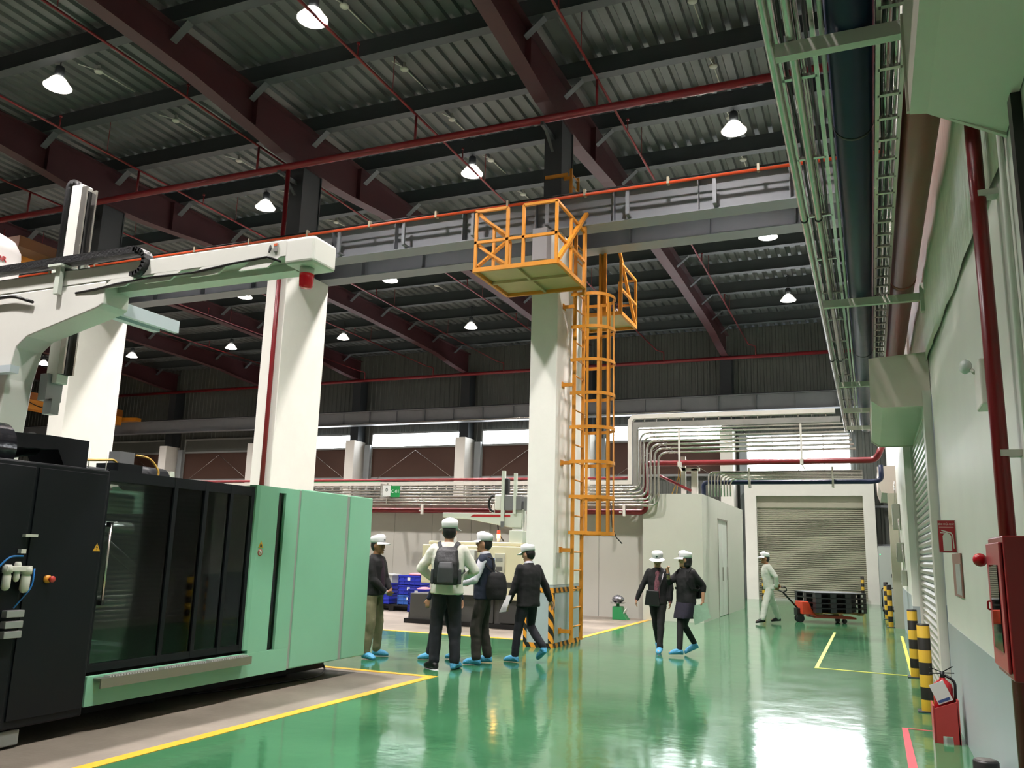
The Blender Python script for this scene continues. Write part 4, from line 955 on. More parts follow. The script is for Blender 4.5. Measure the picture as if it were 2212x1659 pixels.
q = MB(); q.prism([(-8.9, 4.14), (-7.18, 4.14), (-7.18, 3.9), (-7.26, 3.86), (-8.25, 3.63), (-8.4, 3.52), (-8.48, 3.18), (-8.56, 2.1), (-9.6, 2.1), (-9.6, 4.14)], 'y', 6.0, 6.32); q.build('support_bracket', rw, t, bevel=.012)
q = MB(); q.box(-9.6, -8.4, 5.7, 6.9, 2.0, 2.12); q.build('base_plate', rpale, t)
q = MB(); q.box(-10.5, -4.95, 6.04, 6.1, 4.315, 4.335); q.box(-10.5, -4.95, 6.2, 6.26, 4.315, 4.335); q.build('guide_rail', galv, t)
chn = mat('black_cable_chain', '#131416', .5, bump=.4, bscale=30)
q = MB(); q.box(-10.6, -6.75, 5.93, 6.05, 4.375, 4.455); q.build('cable_chain', chn, t)
q = MB()
for i in range(11):
    a0 = math.pi/2-math.pi*1.02*i/10
    c_ = Vector((-6.75, 5.99, 4.285)); p = c_+Vector((math.cos(a0), 0, math.sin(a0)))*.13
    q.bar(p-Vector((0, .06, 0)), p+Vector((0, .06, 0)), .06, .045, up=(math.cos(a0), 0, math.sin(a0)))
q.build('chain_loop', chn, t)
q = MB(); q.box(-7.95, -7.75, 5.9, 6.2, 4.345, 4.37); q.box(-7.87, -7.8, 5.94, 5.99, 4.05, 4.345); q.build('chain_support', rpale, t)
# vertical arm
q = MB(); q.box(-8.4, -8.23, 6.4, 6.55, 3.2, 5.56); q.build('vertical_arm', rw, t, bevel=.01)
q = MB(); q.box(-8.23, -8.215, 6.42, 6.53, 3.3, 5.5); q.box(-8.22, -8.16, 6.44, 6.46, 3.3, 5.45); q.build('arm_rail', mat('black_rail', '#1a1b1d', .4), t)
q = MB(); q.box(-8.23, -8.15, 6.4, 6.42, 3.3, 5.52); q.box(-8.23, -8.15, 6.53, 6.55, 3.3, 5.52); q.build('arm_edge', galv, t)
q = MB(); q.tube(bend([(-8.5, 6.45, 4.3), (-8.5, 6.45, 5.62), (-8.36, 6.45, 5.62), (-8.36, 6.45, 5.4)], .08, 6), .045, n=4); q.build('vertical_chain', chn, t)
q = MB(); q.box(-8.42, -8.2, 6.3, 6.62, 4.2, 4.62); q.build('carriage', rpale, t, bevel=.01)
q = MB(); q.box(-8.42, -8.3, 6.35, 6.55, 3.0, 3.3); q.box(-8.38, -8.25, 6.4, 6.5, 2.85, 3.02); q.build('gripper_wrist', mat('grey_wrist', '#8e9294', .35, .6), t)
# kick axis rail
q = MB(); q.box(-7.62, -7.28, 6.36, 7.15, 3.985, 4.02); q.box(-7.62, -7.52, 6.36, 7.1, 3.9, 3.985); q.box(-7.34, -7.28, 6.36, 7.15, 3.88, 3.985); q.build('kick_axis_rail', mat('pale_blue_steel', '#c3cfd4', .35), t)
q = MB(); q.box(-8.85, -8.3, 5.9, 6.0, 3.22, 3.3); q.build('side_rail', mat('pale_blue_steel', '#c3cfd4'), t)
q = MB(); q.tube([(-7.6, 6.0, 4.05), (-7.3, 5.99, 4.06), (-7.0, 5.99, 4.09), (-6.5, 5.99, 4.11), (-6.0, 5.99, 4.1), (-5.5, 5.99, 4.14), (-5.1, 5.99, 4.16), (-4.95, 6.0, 4.1)], .012, n=6); q.build('signal_cable', black_plastic, t)
q = MB(); q.tube(bend([(-9.2, 5.97, 4.05), (-8.75, 5.96, 4.09), (-8.5, 5.96, 4.09), (-8.2, 5.97, 4.0)], .1), .018, n=6); q.build('signal_cable', black_plastic, t)
q = MB(); q.cyl((-4.755, 6.15, 4.06), (-4.755, 6.15, 4.0), .068, n=18); bc = q.build('beacon_base', rpale, t)
q = MB(); q.lathe([(0, 3.865), (.05, 3.868), (.063, 3.885), (.068, 3.97), (.07, 4.0), (0, 4.0)], (-4.755, 6.15, 0), 20); q.build('beacon_lens', mat('red_beacon', '#8f1018', .15, emit='#a01018', estr=.25), bc)
q = MB(); q.box(-5.03, -4.99, 5.983, 5.9995, 4.2, 4.28); q.build('label_plate', mat('label_grey', '#8a8784', .5), t)
q = MB(); q.box(-5.03, -4.99, 5.981, 5.983, 4.255, 4.28); q.build('label_band', mat('label_orange', '#e0653a', .5), t)
q = MB(); q.prism([(-5.09, 4.2), (-5.085, 4.2), (-5.065, 4.24), (-5.075, 4.275), (-5.085, 4.25)], 'y', 5.983, 5.9985); q.build('logo_mark', mat('logo_grey', '#4a4a4a', .5), t)
# hopper dryer behind the robot
t = thing('hopper_dryer', 'white rounded hopper dryer at the robot, partly in view', 'hopper', (-9.8, 6.9, 2.2))
q = MB(); q.lathe([(0, 5.4), (.2, 5.38), (.36, 5.29), (.43, 5.17), (.44, 5.1), (.44, 4.84), (.46, 4.8), (.46, 4.3), (.3, 3.6), (.12, 3.2), (.12, 2.2)], (-10.42, 6.8, 0), 36); q.build('drum', mat('hopper_white', '#cfc9c6', .35), t)
ta = -.1; nx, ny_ = math.cos(ta), math.sin(ta)
Mh = Matrix(((-ny_, 0, nx, -10.42+.437*nx), (nx, 0, ny_, 6.8+.437*ny_), (0, 1, 0, 4.97), (0, 0, 0, 1)))
text_mb('OR', .1, Mh, .012).build('lettering', mat('red_lettering', '#c0333a', .4), t)
# ------------------------------------------------------------------ beige moulding machine behind
beige = mat('beige_machine_paint', '#e3dcbb', .45, var=.03, scale=2)
dgrey = mat('dark_grey_machine_base', '#4a4a48', .5, var=.08, scale=3)
t = thing('moulding_machine', 'beige injection moulding machine with dark base beyond the group', 'machine', (-7.4, 16, 0))
q = MB(); q.box(-8.6, -6.36, 15.62, 17.0, .82, 1.6); q.build('upper_cover', beige, t, bevel=.02)
q = MB(); q.box(-8.5, -6.42, 15.7, 16.9, 1.6, 1.68); q.build('top_cover', beige, t, bevel=.02)
q = MB(); q.box(-7.3, -6.4, 15.61, 16.9, .56, .8); q.build('lower_cover', beige, t, bevel=.01)
q = MB(); q.box(-7.2, -6.35, 15.6, 15.62, .8, .9); bd = q.build('brand_band', mat('dark_band', '#3f3f3a', .4), t)
Mb = Matrix.Translation((-6.78, 15.598, .85)) @ Matrix(((1, 0, 0, 0), (0, 0, -1, 0), (0, 1, 0, 0), (0, 0, 0, 1)))
text_mb('machine', .06, Mb, .001).build('lettering', mat('band_lettering', '#b9b7ad', .4), bd)
q = MB(); q.box(-8.9, -6.3, 15.75, 16.9, .08, .6); q.build('base', dgrey, t, bevel=.01)
q = MB(); q.box(-7.15, -6.98, 15.7, 15.76, .1, .62); q.box(-6.85, -6.2, 15.68, 15.76, .12, .58); q.build('base_door', mat('dark_door', '#3a3a39', .5), t)
q = MB(); q.box(-9.0, -6.2, 15.7, 17.0, 0, .09); q.build('plinth', black_plastic, t)
q = MB(); q.box(-8.3, -7.35, 15.6, 15.62, .62, 1.52); q.build('white_door', mat('white_door_panel', '#dfe0dc', .4), t, bevel=.006)
q = MB(); q.box(-8.05, -7.75, 15.5, 15.58, .25, .5); q.build('oil_can', mat('pale_can', '#b9b9b0', .4), t, bevel=.02)
q = MB(); q.box(-7.38, -7.33, 15.585, 15.6, .7, 1.5); q.build('door_handle', galv, t)
pz_ = mat('control_panel_face', '#c4c2b4', .4)
q = MB(); q.box(-6.93, -6.72, 15.59, 15.62, .98, 1.46); cp = q.build('control_panel', pz_, t, bevel=.006)
for k, (z0, z1, mm) in enumerate(((1.3, 1.37, mat('panel_grey', '#8d8f8a', .4)), (1.12, 1.2, mat('panel_dark', '#5b5a58', .4)), (1.03, 1.08, mat('panel_mid', '#a5a49c', .4)))):
    q = MB(); q.box(-6.9, -6.76, 15.585, 15.592, z0, z1); q.build('panel_window', mm, cp)
q = MB(); q.box(-7.06, -6.93, 15.575, 15.6, 1.02, 1.36); q.build('blue_folder', mat('blue_folder', '#6f90c9', .5), t)
for k in range(6):
    q = MB(); q.box(-7.85, -7.5, 15.59, 15.6, 1.36-k*.1, 1.4-k*.1); q.build('notice_strip', mat('pale_notice', '#c9cfd8', .5), t)
q = MB(); q.box(-8.05, -7.8, 15.58, 15.6, 1.52, 1.76); q.build('notice_sheet', mat('white_sheet', '#d9d9d6', .5), t)
# stack light
q = MB(); q.cyl((-7.0, 15.9, 1.66), (-7.0, 15.9, 1.76), .03, n=12); sl_ = q.build('signal_tower', wp, t)
q = MB(); q.cyl((-7.0, 15.9, 1.76), (-7.0, 15.9, 1.84), .036, n=14); q.build('amber_lens', mat('amber_lens', '#f0b050', .3, emit='#ffb75a', estr=14), sl_)
q = MB(); q.cyl((-7.0, 15.9, 1.84), (-7.0, 15.9, 1.92), .034, n=14); q.build('red_lens', mat('red_lens', '#d83a28', .3, emit='#e03a20', estr=1.2), sl_)
# small robot on top
t = thing('sprue_robot', 'white sprue picker robot standing on the beige machine', 'robot', (-6.7, 16, 1.68))
q = MB(); q.box(-6.75, -6.45, 15.85, 16.15, 1.68, 1.92); q.build('pedestal', rpale, t, bevel=.01)
q = MB(); q.box(-6.72, -6.48, 15.93, 16.12, 1.92, 2.35); q.build('column', rw, t, bevel=.01)
q = MB(); q.prism([(-8.3, 2.27), (-6.5, 2.27), (-6.5, 1.98), (-6.75, 1.98), (-7.7, 2.14), (-8.3, 2.17)], 'y', 15.9, 16.05); q.build('traverse_arm', rpale, t, bevel=.01)
q = MB(); q.prism([(-7.65, 2.19), (-6.75, 2.19), (-6.75, 2.235), (-7.57, 2.235)], 'y', 15.893, 15.9); q.build('red_stripe', mat('red_stripe', '#b0282c', .4), t)
q = MB(); q.box(-6.95, -6.88, 15.86, 15.93, 2.05, 3.13); q.build('vertical_rail', rpale, t); q = MB(); q.box(-6.68, -6.62, 15.86, 15.93, 2.25, 3.08); q.build('vertical_rail', rpale, t)
q = MB(); q.box(-6.88, -6.8, 15.85, 15.98, 2.65, 2.98); q.build('cable_chain', chn, t, bevel=.02)
q = MB(); q.box(-6.9, -6.5, 15.87, 16.05, 2.33, 2.62); q.box(-6.45, -6.3, 15.87, 16.02, 2.32, 2.6); q.build('carriage', mat('robot_grey', '#77797a', .45), t, bevel=.01)
q = MB(); q.box(-7.1, -6.95, 15.86, 15.98, 2.33, 2.65); q.build('motor_cover', rw, t, bevel=.03)
q = MB(); q.tube([(-7.12+.12*math.cos(a/8*math.pi), 15.9, 2.46+.16*math.sin(a/8*math.pi)) for a in range(4, 13)], .025, n=6); q.build('hose_loop', black_plastic, t)
q = MB(); q.box(-6.93, -6.86, 15.82, 15.86, 1.98, 2.1); q.build('gripper', mat('grey_wrist', '#8e9294'), t)
q = MB(); q.tube(bend([(-7.05, 15.95, 2.05), (-7.02, 15.95, 1.85), (-6.9, 15.95, 1.7)], .1), .015, n=6); q.build('hose', black_plastic, t)
q = MB(); q.lathe([(.12, 1.92), (.125, 1.9), (.05, 1.72), (.05, 1.68)], (-6.25, 16.1, 0), 16); q.build('feed_funnel', mat('green_funnel', '#3f6a55', .35), t)

# ------------------------------------------------------------------ blue crates on pallets
blue_c = mat('blue_crate_plastic', '#1f2fa8', .4, var=.08, scale=8)
blue_c2 = mat('light_blue_crate_plastic', '#2f5fb4', .4, var=.08, scale=8)
pink_m = mat('pink_bag', '#d0707c', .5, var=.2, scale=12)
def crate(x, y, z, w, d, h, label, m=blue_c, filled=True):
    t = thing('plastic_crate', label, 'crate', (x, y, z), 'blue crates')
    q = MB()
    q.box(x-w/2, x+w/2, y-d/2, y-d/2+.015, z, z+h); q.box(x-w/2, x+w/2, y+d/2-.015, y+d/2, z, z+h); q.box(x-w/2, x-w/2+.015, y-d/2, y+d/2, z, z+h); q.box(x+w/2-.015, x+w/2, y-d/2, y+d/2, z, z+h); q.box(x-w/2, x+w/2, y-d/2, y+d/2, z, z+.012)
    q.build('body', m, t)
    q = MB()
    for zz in (h-.03, h*.45):
        q.box(x-w/2-.012, x+w/2+.012, y-d/2-.012, y-d/2, z+zz, z+zz+.025); q.box(x+w/2, x+w/2+.012, y-d/2-.012, y+d/2, z+zz, z+zz+.025); q.box(x-w/2-.012, x-w/2, y-d/2-.012, y+d/2, z+zz, z+zz+.025)
    for k in range(5): xx = x-w/2+w*k/4; q.box(xx-.006, xx+.006, y-d/2-.01, y-d/2, z, z+h)
    q.build('rib', m, t)
    q = MB(); q.box(x-.05, x+.03, y-d/2-.014, y-d/2-.011, z+h*.5, z+h*.8); q.build('paper_label', mat('crate_label', '#d5d7da', .5), t)
    return t
def low_pallet(x, y, w, d, label):
    t = thing('plastic_pallet', label, 'pallet', (x, y, 0), 'black pallets')
    q = MB(); q.box(x-w/2, x+w/2, y-d/2, y+d/2, .11, .15); q.build('deck', black_plastic, t)
    for i in (-1, 0, 1):
        q = MB(); q.box(x+i*(w/2-.07)-.07, x+i*(w/2-.07)+.07, y-d/2, y+d/2, 0, .11); q.build('runner', black_plastic, t)
low_pallet(-8.95, 17.05, .85, 1.0, 'black pallet under the nearest blue crate stack')
for c in range(2):
    for i in range(3):
        crate(-9.17+c*.43, 16.78, .152+i*.165, .41, .55, .16, 'dark blue crate, %s column, %s from the floor, nearest stack' % (('outer', 'inner')[c], ORD[i]))
q = MB(); q.ball((-9.15, 16.8, .62), .16, .2, .06); q.ball((-8.75, 16.8, .63), .14, .2, .05); q.build('pink_bag', pink_m, label='pink plastic bag heaped on the nearest crate stack', cat='bag')
low_pallet(-10.95, 19.0, 1.3, 1.1, 'black pallet under the farther blue crate stacks')
lb = ['lowest', 'middle', 'top']
for i in range(3): crate(-10.5, 18.75, .152+i*.235, .6, .5, .23, '%s blue crate of the tall stack farther back' % lb[i], blue_c2 if i == 0 else blue_c)
for i in range(2): crate(-11.3, 18.65, .152+i*.25, .6, .5, .245, '%s blue crate of the stack next to the person in khaki trousers' % ('lower', 'upper')[i])
q = MB(); q.ball((-10.45, 18.75, .87), .2, .15, .05); q.build('pink_bag', pink_m, label='pink plastic bag on the tall stack farther back', cat='bag')
t = thing('storage_box', 'grey lidded box on the blue crates by the person in khaki', 'box', (-11.2, 18.65, .65))
q = MB(); q.prism([(-11.42, .655), (-11.0, .655), (-10.97, .84), (-11.45, .84)], 'y', 18.48, 18.85); q.build('body', mat('grey_box', '#a5a9a8', .45), t)
q = MB(); q.box(-11.47, -10.95, 18.46, 18.87, .84, .87); q.build('lid', mat('pale_lid', '#c4c6c4', .4), t)

# ------------------------------------------------------------------ weighing scale
gsc = mat('green_scale_paint', '#2c8a52', .4, var=.05, scale=8)
t = thing('weighing_scale', 'green spring weighing scale on the floor by the partition', 'scale', (-5.57, 19.9, 0))
q = MB(); q.prism([(-5.7, 0), (-5.35, 0), (-5.43, .12), (-5.5, .3), (-5.7, .3)], 'y', 19.72, 20.0); q.build('body', gsc, t, bevel=.01)
q = MB(); q.lathe([(0, 0), (.11, 0), (.11, .012), (0, .012)], (0, 0, 0), 20, axis='x'); q.xf(Matrix.Translation((-5.44, 19.86, .17)) @ Matrix.Rotation(.42, 4, 'Y')); q.build('dial', mat('white_dial', '#dcdcd6', .3), t)
q = MB(); q.cyl((-5.6, 19.86, .3), (-5.6, 19.86, .36), .04, n=12); q.build('neck', gsc, t)
q = MB(); q.lathe([(0, .36), (.15, .365), (.19, .385), (.185, .39), (0, .372)], (-5.6, 19.86, 0), 24); q.build('pan', chrome, t)
sil = mat('silver_bag', '#8c8c92', .25, .6, bump=1.0, bscale=9)
q = MB(); q.ball((-5.6, 19.86, .46), .14, .13, .085, 22, 14)
rr = random.Random(2); q.v = [(x+rr.uniform(-.02, .02), y+rr.uniform(-.02, .02), z+rr.uniform(-.02, .02)) for x, y, z in q.v]
q.build('foil_bag', sil, label='crumpled silver bag lying on the green scale', cat='bag')
# machine number sign
t = thing('machine_sign', 'white and green hanging sign reading C-01 over the bay', 'sign', (-12.0, 19.4, 2.7))
q = MB(); q.box(-12.02, -11.78, 19.5, 19.51, 2.87, 3.15); q.build('white_panel', mat('sign_white', '#d8dcd8', .4), t)
q = MB(); q.box(-11.78, -11.5, 19.5, 19.51, 2.84, 3.14); q.build('green_panel', mat('sign_green', '#1f8a47', .4), t)
Mg = Matrix.Translation((-11.64, 19.498, 2.99)) @ Matrix(((1, 0, 0, 0), (0, 0, -1, 0), (0, 1, 0, 0), (0, 0, 0, 1)))
text_mb('C-01', .13, Mg, .001).build('lettering', mat('sign_letter_white', '#e6ebe6', .4), t)
q = MB(); q.lathe([(.028, 0), (.04, 0), (.04, .003), (.028, .003)], (-11.9, 19.496, 3.03), 14, axis='y'); q.prism([(-11.93, 3.05), (-11.87, 3.05), (-11.9, 3.1)], 'y', 19.496, 19.499); q.build('emblem', mat('emblem_dark', '#26423c', .4), t)
q = MB(); q.box(-12.1, -12.07, 19.5, 20.1, 2.82, 3.2); q.box(-12.2, -12.17, 19.98, 20.02, 2.7, 3.25); q.build('hanger_frame', galv, t)
q = MB(); q.box(-14.9, -12.6, 20.29, 20.31, 3.285, 3.338); bn = q.build('banner', mat('green_banner', '#3f9a62', .5), label='long green banner edge below the slim red pipe', cat='banner')

# ------------------------------------------------------------------ pallet truck and black pallets
jr = mat('pallet_truck_red', '#d2472c', .4, var=.08, scale=8)
PIV = Vector((-1.71, 22.3, 0)); PA = math.radians(30); PL = []
def unrot(p): return tuple(PIV+Matrix.Rotation(-PA, 3, 'Z') @ (Vector(p)-PIV))
t = thing('pallet_truck', 'red hand pallet truck pulled by the person in white', 'pallet truck', (-1.2, 22.3, 0))
q = MB(); q.prism([(-1.72, .2), (-1.52, .2), (-1.42, .16), (-1.3, .14), (-1.3, .22), (-1.45, .3), (-1.56, .5), (-1.72, .5)], 'y', 22.1, 22.5); q.build('pump_housing', jr, t, bevel=.01)
q = MB(); q.bar((-1.58, 22.3, .49), (-1.4, 22.3, .2), .22, .012, up=(.8, 0, .5)); q.build('warning_strip', mat('jack_yellow', '#d2a23a', .5), t)
for y in (22.08, 22.42): q = MB(); q.prism([(-1.4, .12), (-.35, .1), (-.35, .14), (-.5, .17), (-1.4, .2)], 'y', y, y+.16); q.build('fork', jr, t)
for y in (22.22, 22.32): q = MB(); q.cyl((-1.71, y, .095), (-1.71, y+.06, .095), .095, n=20); q.build('steer_wheel', black_plastic, t)
for y in (22.12, 22.46): q = MB(); q.cyl((-.62, y, .05), (-.62, y+.08, .05), .05, n=14); q.build('load_roller', black_plastic, t)
q = MB(); q.box(-1.8, -1.62, 22.22, 22.4, .16, .34); q.build('hydraulic_pump', black_plastic, t, bevel=.01)
q = MB(); q.cyl((-1.74, 22.3, .32), unrot((-2.02, 21.72, .72)), .022, n=10); q.build('draw_bar', black_plastic, t)
q = MB(); q.tube(bend([unrot(p) for p in ((-2.02, 21.72, .72), (-1.92, 21.67, .76), (-1.95, 21.6, .84), (-2.05, 21.58, .84), (-2.16, 21.58, .84), (-2.13, 21.67, .76), (-2.02, 21.72, .72))], .03), .014, n=8); q.build('handle_loop', black_plastic, t); PL.append(t)
wood = mat('rough_wood', '#8a6a3e', .7, var=.25, scale=14, stretch=(1, 8, 8))
t = thing('wooden_pallet', 'wooden pallet on the forks beneath the black pallets', 'pallet', (-.85, 22.4, .2)); PL.append(t)
for k in range(5): q = MB(); q.box(-1.45, -.24, 21.9+k*.22, 21.9+k*.22+.14, .235, .255); q.build('deck_board', wood, t)
for x in (-1.4, -.9, -.36): q = MB(); q.box(x, x+.1, 21.9, 22.92, .205, .235); q.build('stringer', wood, t)
for k in range(4):
    z0 = .258+k*.118
    t = thing('plastic_pallet', 'black plastic pallet on the pallet truck, %s from the bottom' % ORD[k], 'pallet', (-.98, 22.4, z0), 'black pallets'); PL.append(t)
    q = MB(); q.box(-1.5, -.2, 21.85, 22.95, z0+.085, z0+.115); q.build('deck', black_plastic, t)
    for i in range(4):
        for j in range(3):
            x = -1.5+i*.383; y = 21.85+j*.48
            q = MB(); q.box(x, x+.15, y, y+.14, z0, z0+.085); q.build('block', mat('dark_grey_pallet', '#2b2c30', .45), t)
    q = MB(); q.box(-.33, -.29, 21.843, 21.85, z0+.03, z0+.085); q.build('white_mark', mat('pallet_mark', '#c9c9c9', .5), t)

for o in PL:
    o.location = PIV+Matrix.Rotation(PA, 3, 'Z') @ (o.location-PIV); o.rotation_euler = (0, 0, PA)
# ------------------------------------------------------------------ people
from mathutils import noise as mnoise
skin = mat('skin_light', '#b98a6c', .5, var=.04, scale=20)
skin2 = mat('skin_tan', '#95684a', .5, var=.04, scale=20)
cap_m = mat('white_cotton_cap', '#e4e4e6', .8, var=.03, scale=10)
hair_m = mat('black_hair', '#0e0d0d', .5)
cover_m = mat('blue_shoe_cover', '#4f9fca', .55, var=.12, scale=25, bump=.6, bscale=40)
eye_m = mat('dark_eye', '#15100e', .3); lip_m = mat('lips', '#8c5548', .5)

def cloth(name, col, var=.12, rough=.85): return mat(name, col, rough, var=var, scale=9, bump=.25, bscale=16)
def ik(A, B, l1, l2, hint):
    A, B = Vector(A), Vector(B); d = B-A; L = min(d.length, (l1+l2)*.999)
    u = d.normalized(); a = (l1*l1-l2*l2+L*L)/(2*L); h = math.sqrt(max(l1*l1-a*a, 0)); v = Vector(hint); v = (v-u*v.dot(u))
    v = v.normalized() if v.length > 1e-4 else u.orthogonal().normalized()
    return A+u*a+v*h, A+u*L
def limb(mb, pts, radii, n=12):
    P = [Vector(p) for p in pts]; out = []; rad = []
    for i in range(len(P)-1):
        for k in range(6 if i < len(P)-2 else 7):
            t = k/6; out.append(P[i].lerp(P[i+1], t)); rad.append(radii[i]*(1-t)+radii[i+1]*t)
    mb.tube(out, 0, n=n, rad=rad)
    for p, r in zip(P, radii): mb.ball(p, r, nu=10, nv=8)
def loft(mb, secs, n=20, e=2.4):
    vs = []
    for c, fx, ly, a, b_ in secs:   # centre, forward axis, left axis, half width, half depth
        for k in range(n):
            t = 2*math.pi*k/n; ct, st_ = math.cos(t), math.sin(t)
            vs.append(Vector(c)+Vector(ly)*(math.copysign(abs(ct)**(2/e), ct)*a)+Vector(fx)*(math.copysign(abs(st_)**(2/e), st_)*b_))
    m = len(secs); fs = [(i*n+k, i*n+(k+1) % n, (i+1)*n+(k+1) % n, (i+1)*n+k) for i in range(m-1) for k in range(n)]
    fs += [tuple(reversed(range(n))), tuple(range((m-1)*n, m*n))]
    mb.add(vs, fs, True)
def fuse(mb, name, m, parent, voxel=.012, smooth=4, wrinkle=0.0, label=None, seed=0):
    me = bpy.data.meshes.new('tmp'); me.from_pydata(mb.v, [], mb.f)
    bm = bmesh.new(); bm.from_mesh(me); bmesh.ops.recalc_face_normals(bm, faces=bm.faces); bm.to_mesh(me); bm.free()
    o = bpy.data.objects.new('tmp', me); COL.objects.link(o)
    r = o.modifiers.new('r', 'REMESH'); r.mode = 'VOXEL'; r.voxel_size = voxel; r.use_smooth_shade = True
    s = o.modifiers.new('s', 'SMOOTH'); s.factor = .5; s.iterations = smooth
    dg = bpy.context.evaluated_depsgraph_get(); dg.update(); new = bpy.data.meshes.new_from_object(o.evaluated_get(dg))
    bpy.data.objects.remove(o); bpy.data.meshes.remove(me)
    off = world_off(parent) if parent is not None else Vector((0, 0, 0))
    if wrinkle:
        ns = [v.normal.copy() for v in new.vertices]
        for v, nn in zip(new.vertices, ns):
            p = v.co; d = mnoise.noise(Vector((p.x*13+seed, p.y*13, p.z*20)))*.7+mnoise.noise(Vector((p.x*6, p.y*6+seed, p.z*9)))
            v.co = p+nn*d*wrinkle
    for v in new.vertices: v.co -= off
    new.materials.clear(); new.materials.append(m); new.name = name
    new.polygons.foreach_set('use_smooth', [True]*len(new.polygons))
    ob = bpy.data.objects.new(name, new); COL.objects.link(ob); ob.parent = parent
    if label: ob['label'] = label
    return ob
def hand(mb, wrist, d, palm_n, side, s=1.0, curl=.5):
    """wrist point, pointing direction, palm normal, side = +1 if the thumb lies towards d x palm_n"""
    d = Vector(d).normalized(); pn = Vector(palm_n); pn = (pn-d*pn.dot(d)).normalized(); w = d.cross(pn)*side
    R3 = Matrix((d, w, pn)).transposed()
    mb.ball(Vector(wrist)+d*.05*s, .055*s, .042*s, .017*s, 12, 8, R3)
    mb.tube([Vector(wrist)-d*.02, Vector(wrist)+d*.03*s], .026*s, n=10)
    for k, (o_, ln) in enumerate(((.031, .072), (.011, .08), (-.01, .074), (-.029, .058))):
        p = Vector(wrist)+(d*.088+w*o_)*s; pts = [p-d*.03*s, p]; a = 0
        for j in range(3):
            a += curl*(.5+.35*j); p = p+(d*math.cos(a)+pn*math.sin(a))*(ln*s/3); pts.append(p)
        mb.tube(pts, 0, n=8, rad=[.0105*s, .0105*s, .0095*s, .009*s, .0075*s])
    p = Vector(wrist)+(d*.025+w*.03)*s; q_ = p+(d*.03+w*.03+pn*.008)*s; r_ = q_+(d*.035+w*.006+pn*.014)*s
    mb.tube([p, q_, r_], 0, n=8, rad=[.015*s, .012*s, .009*s])

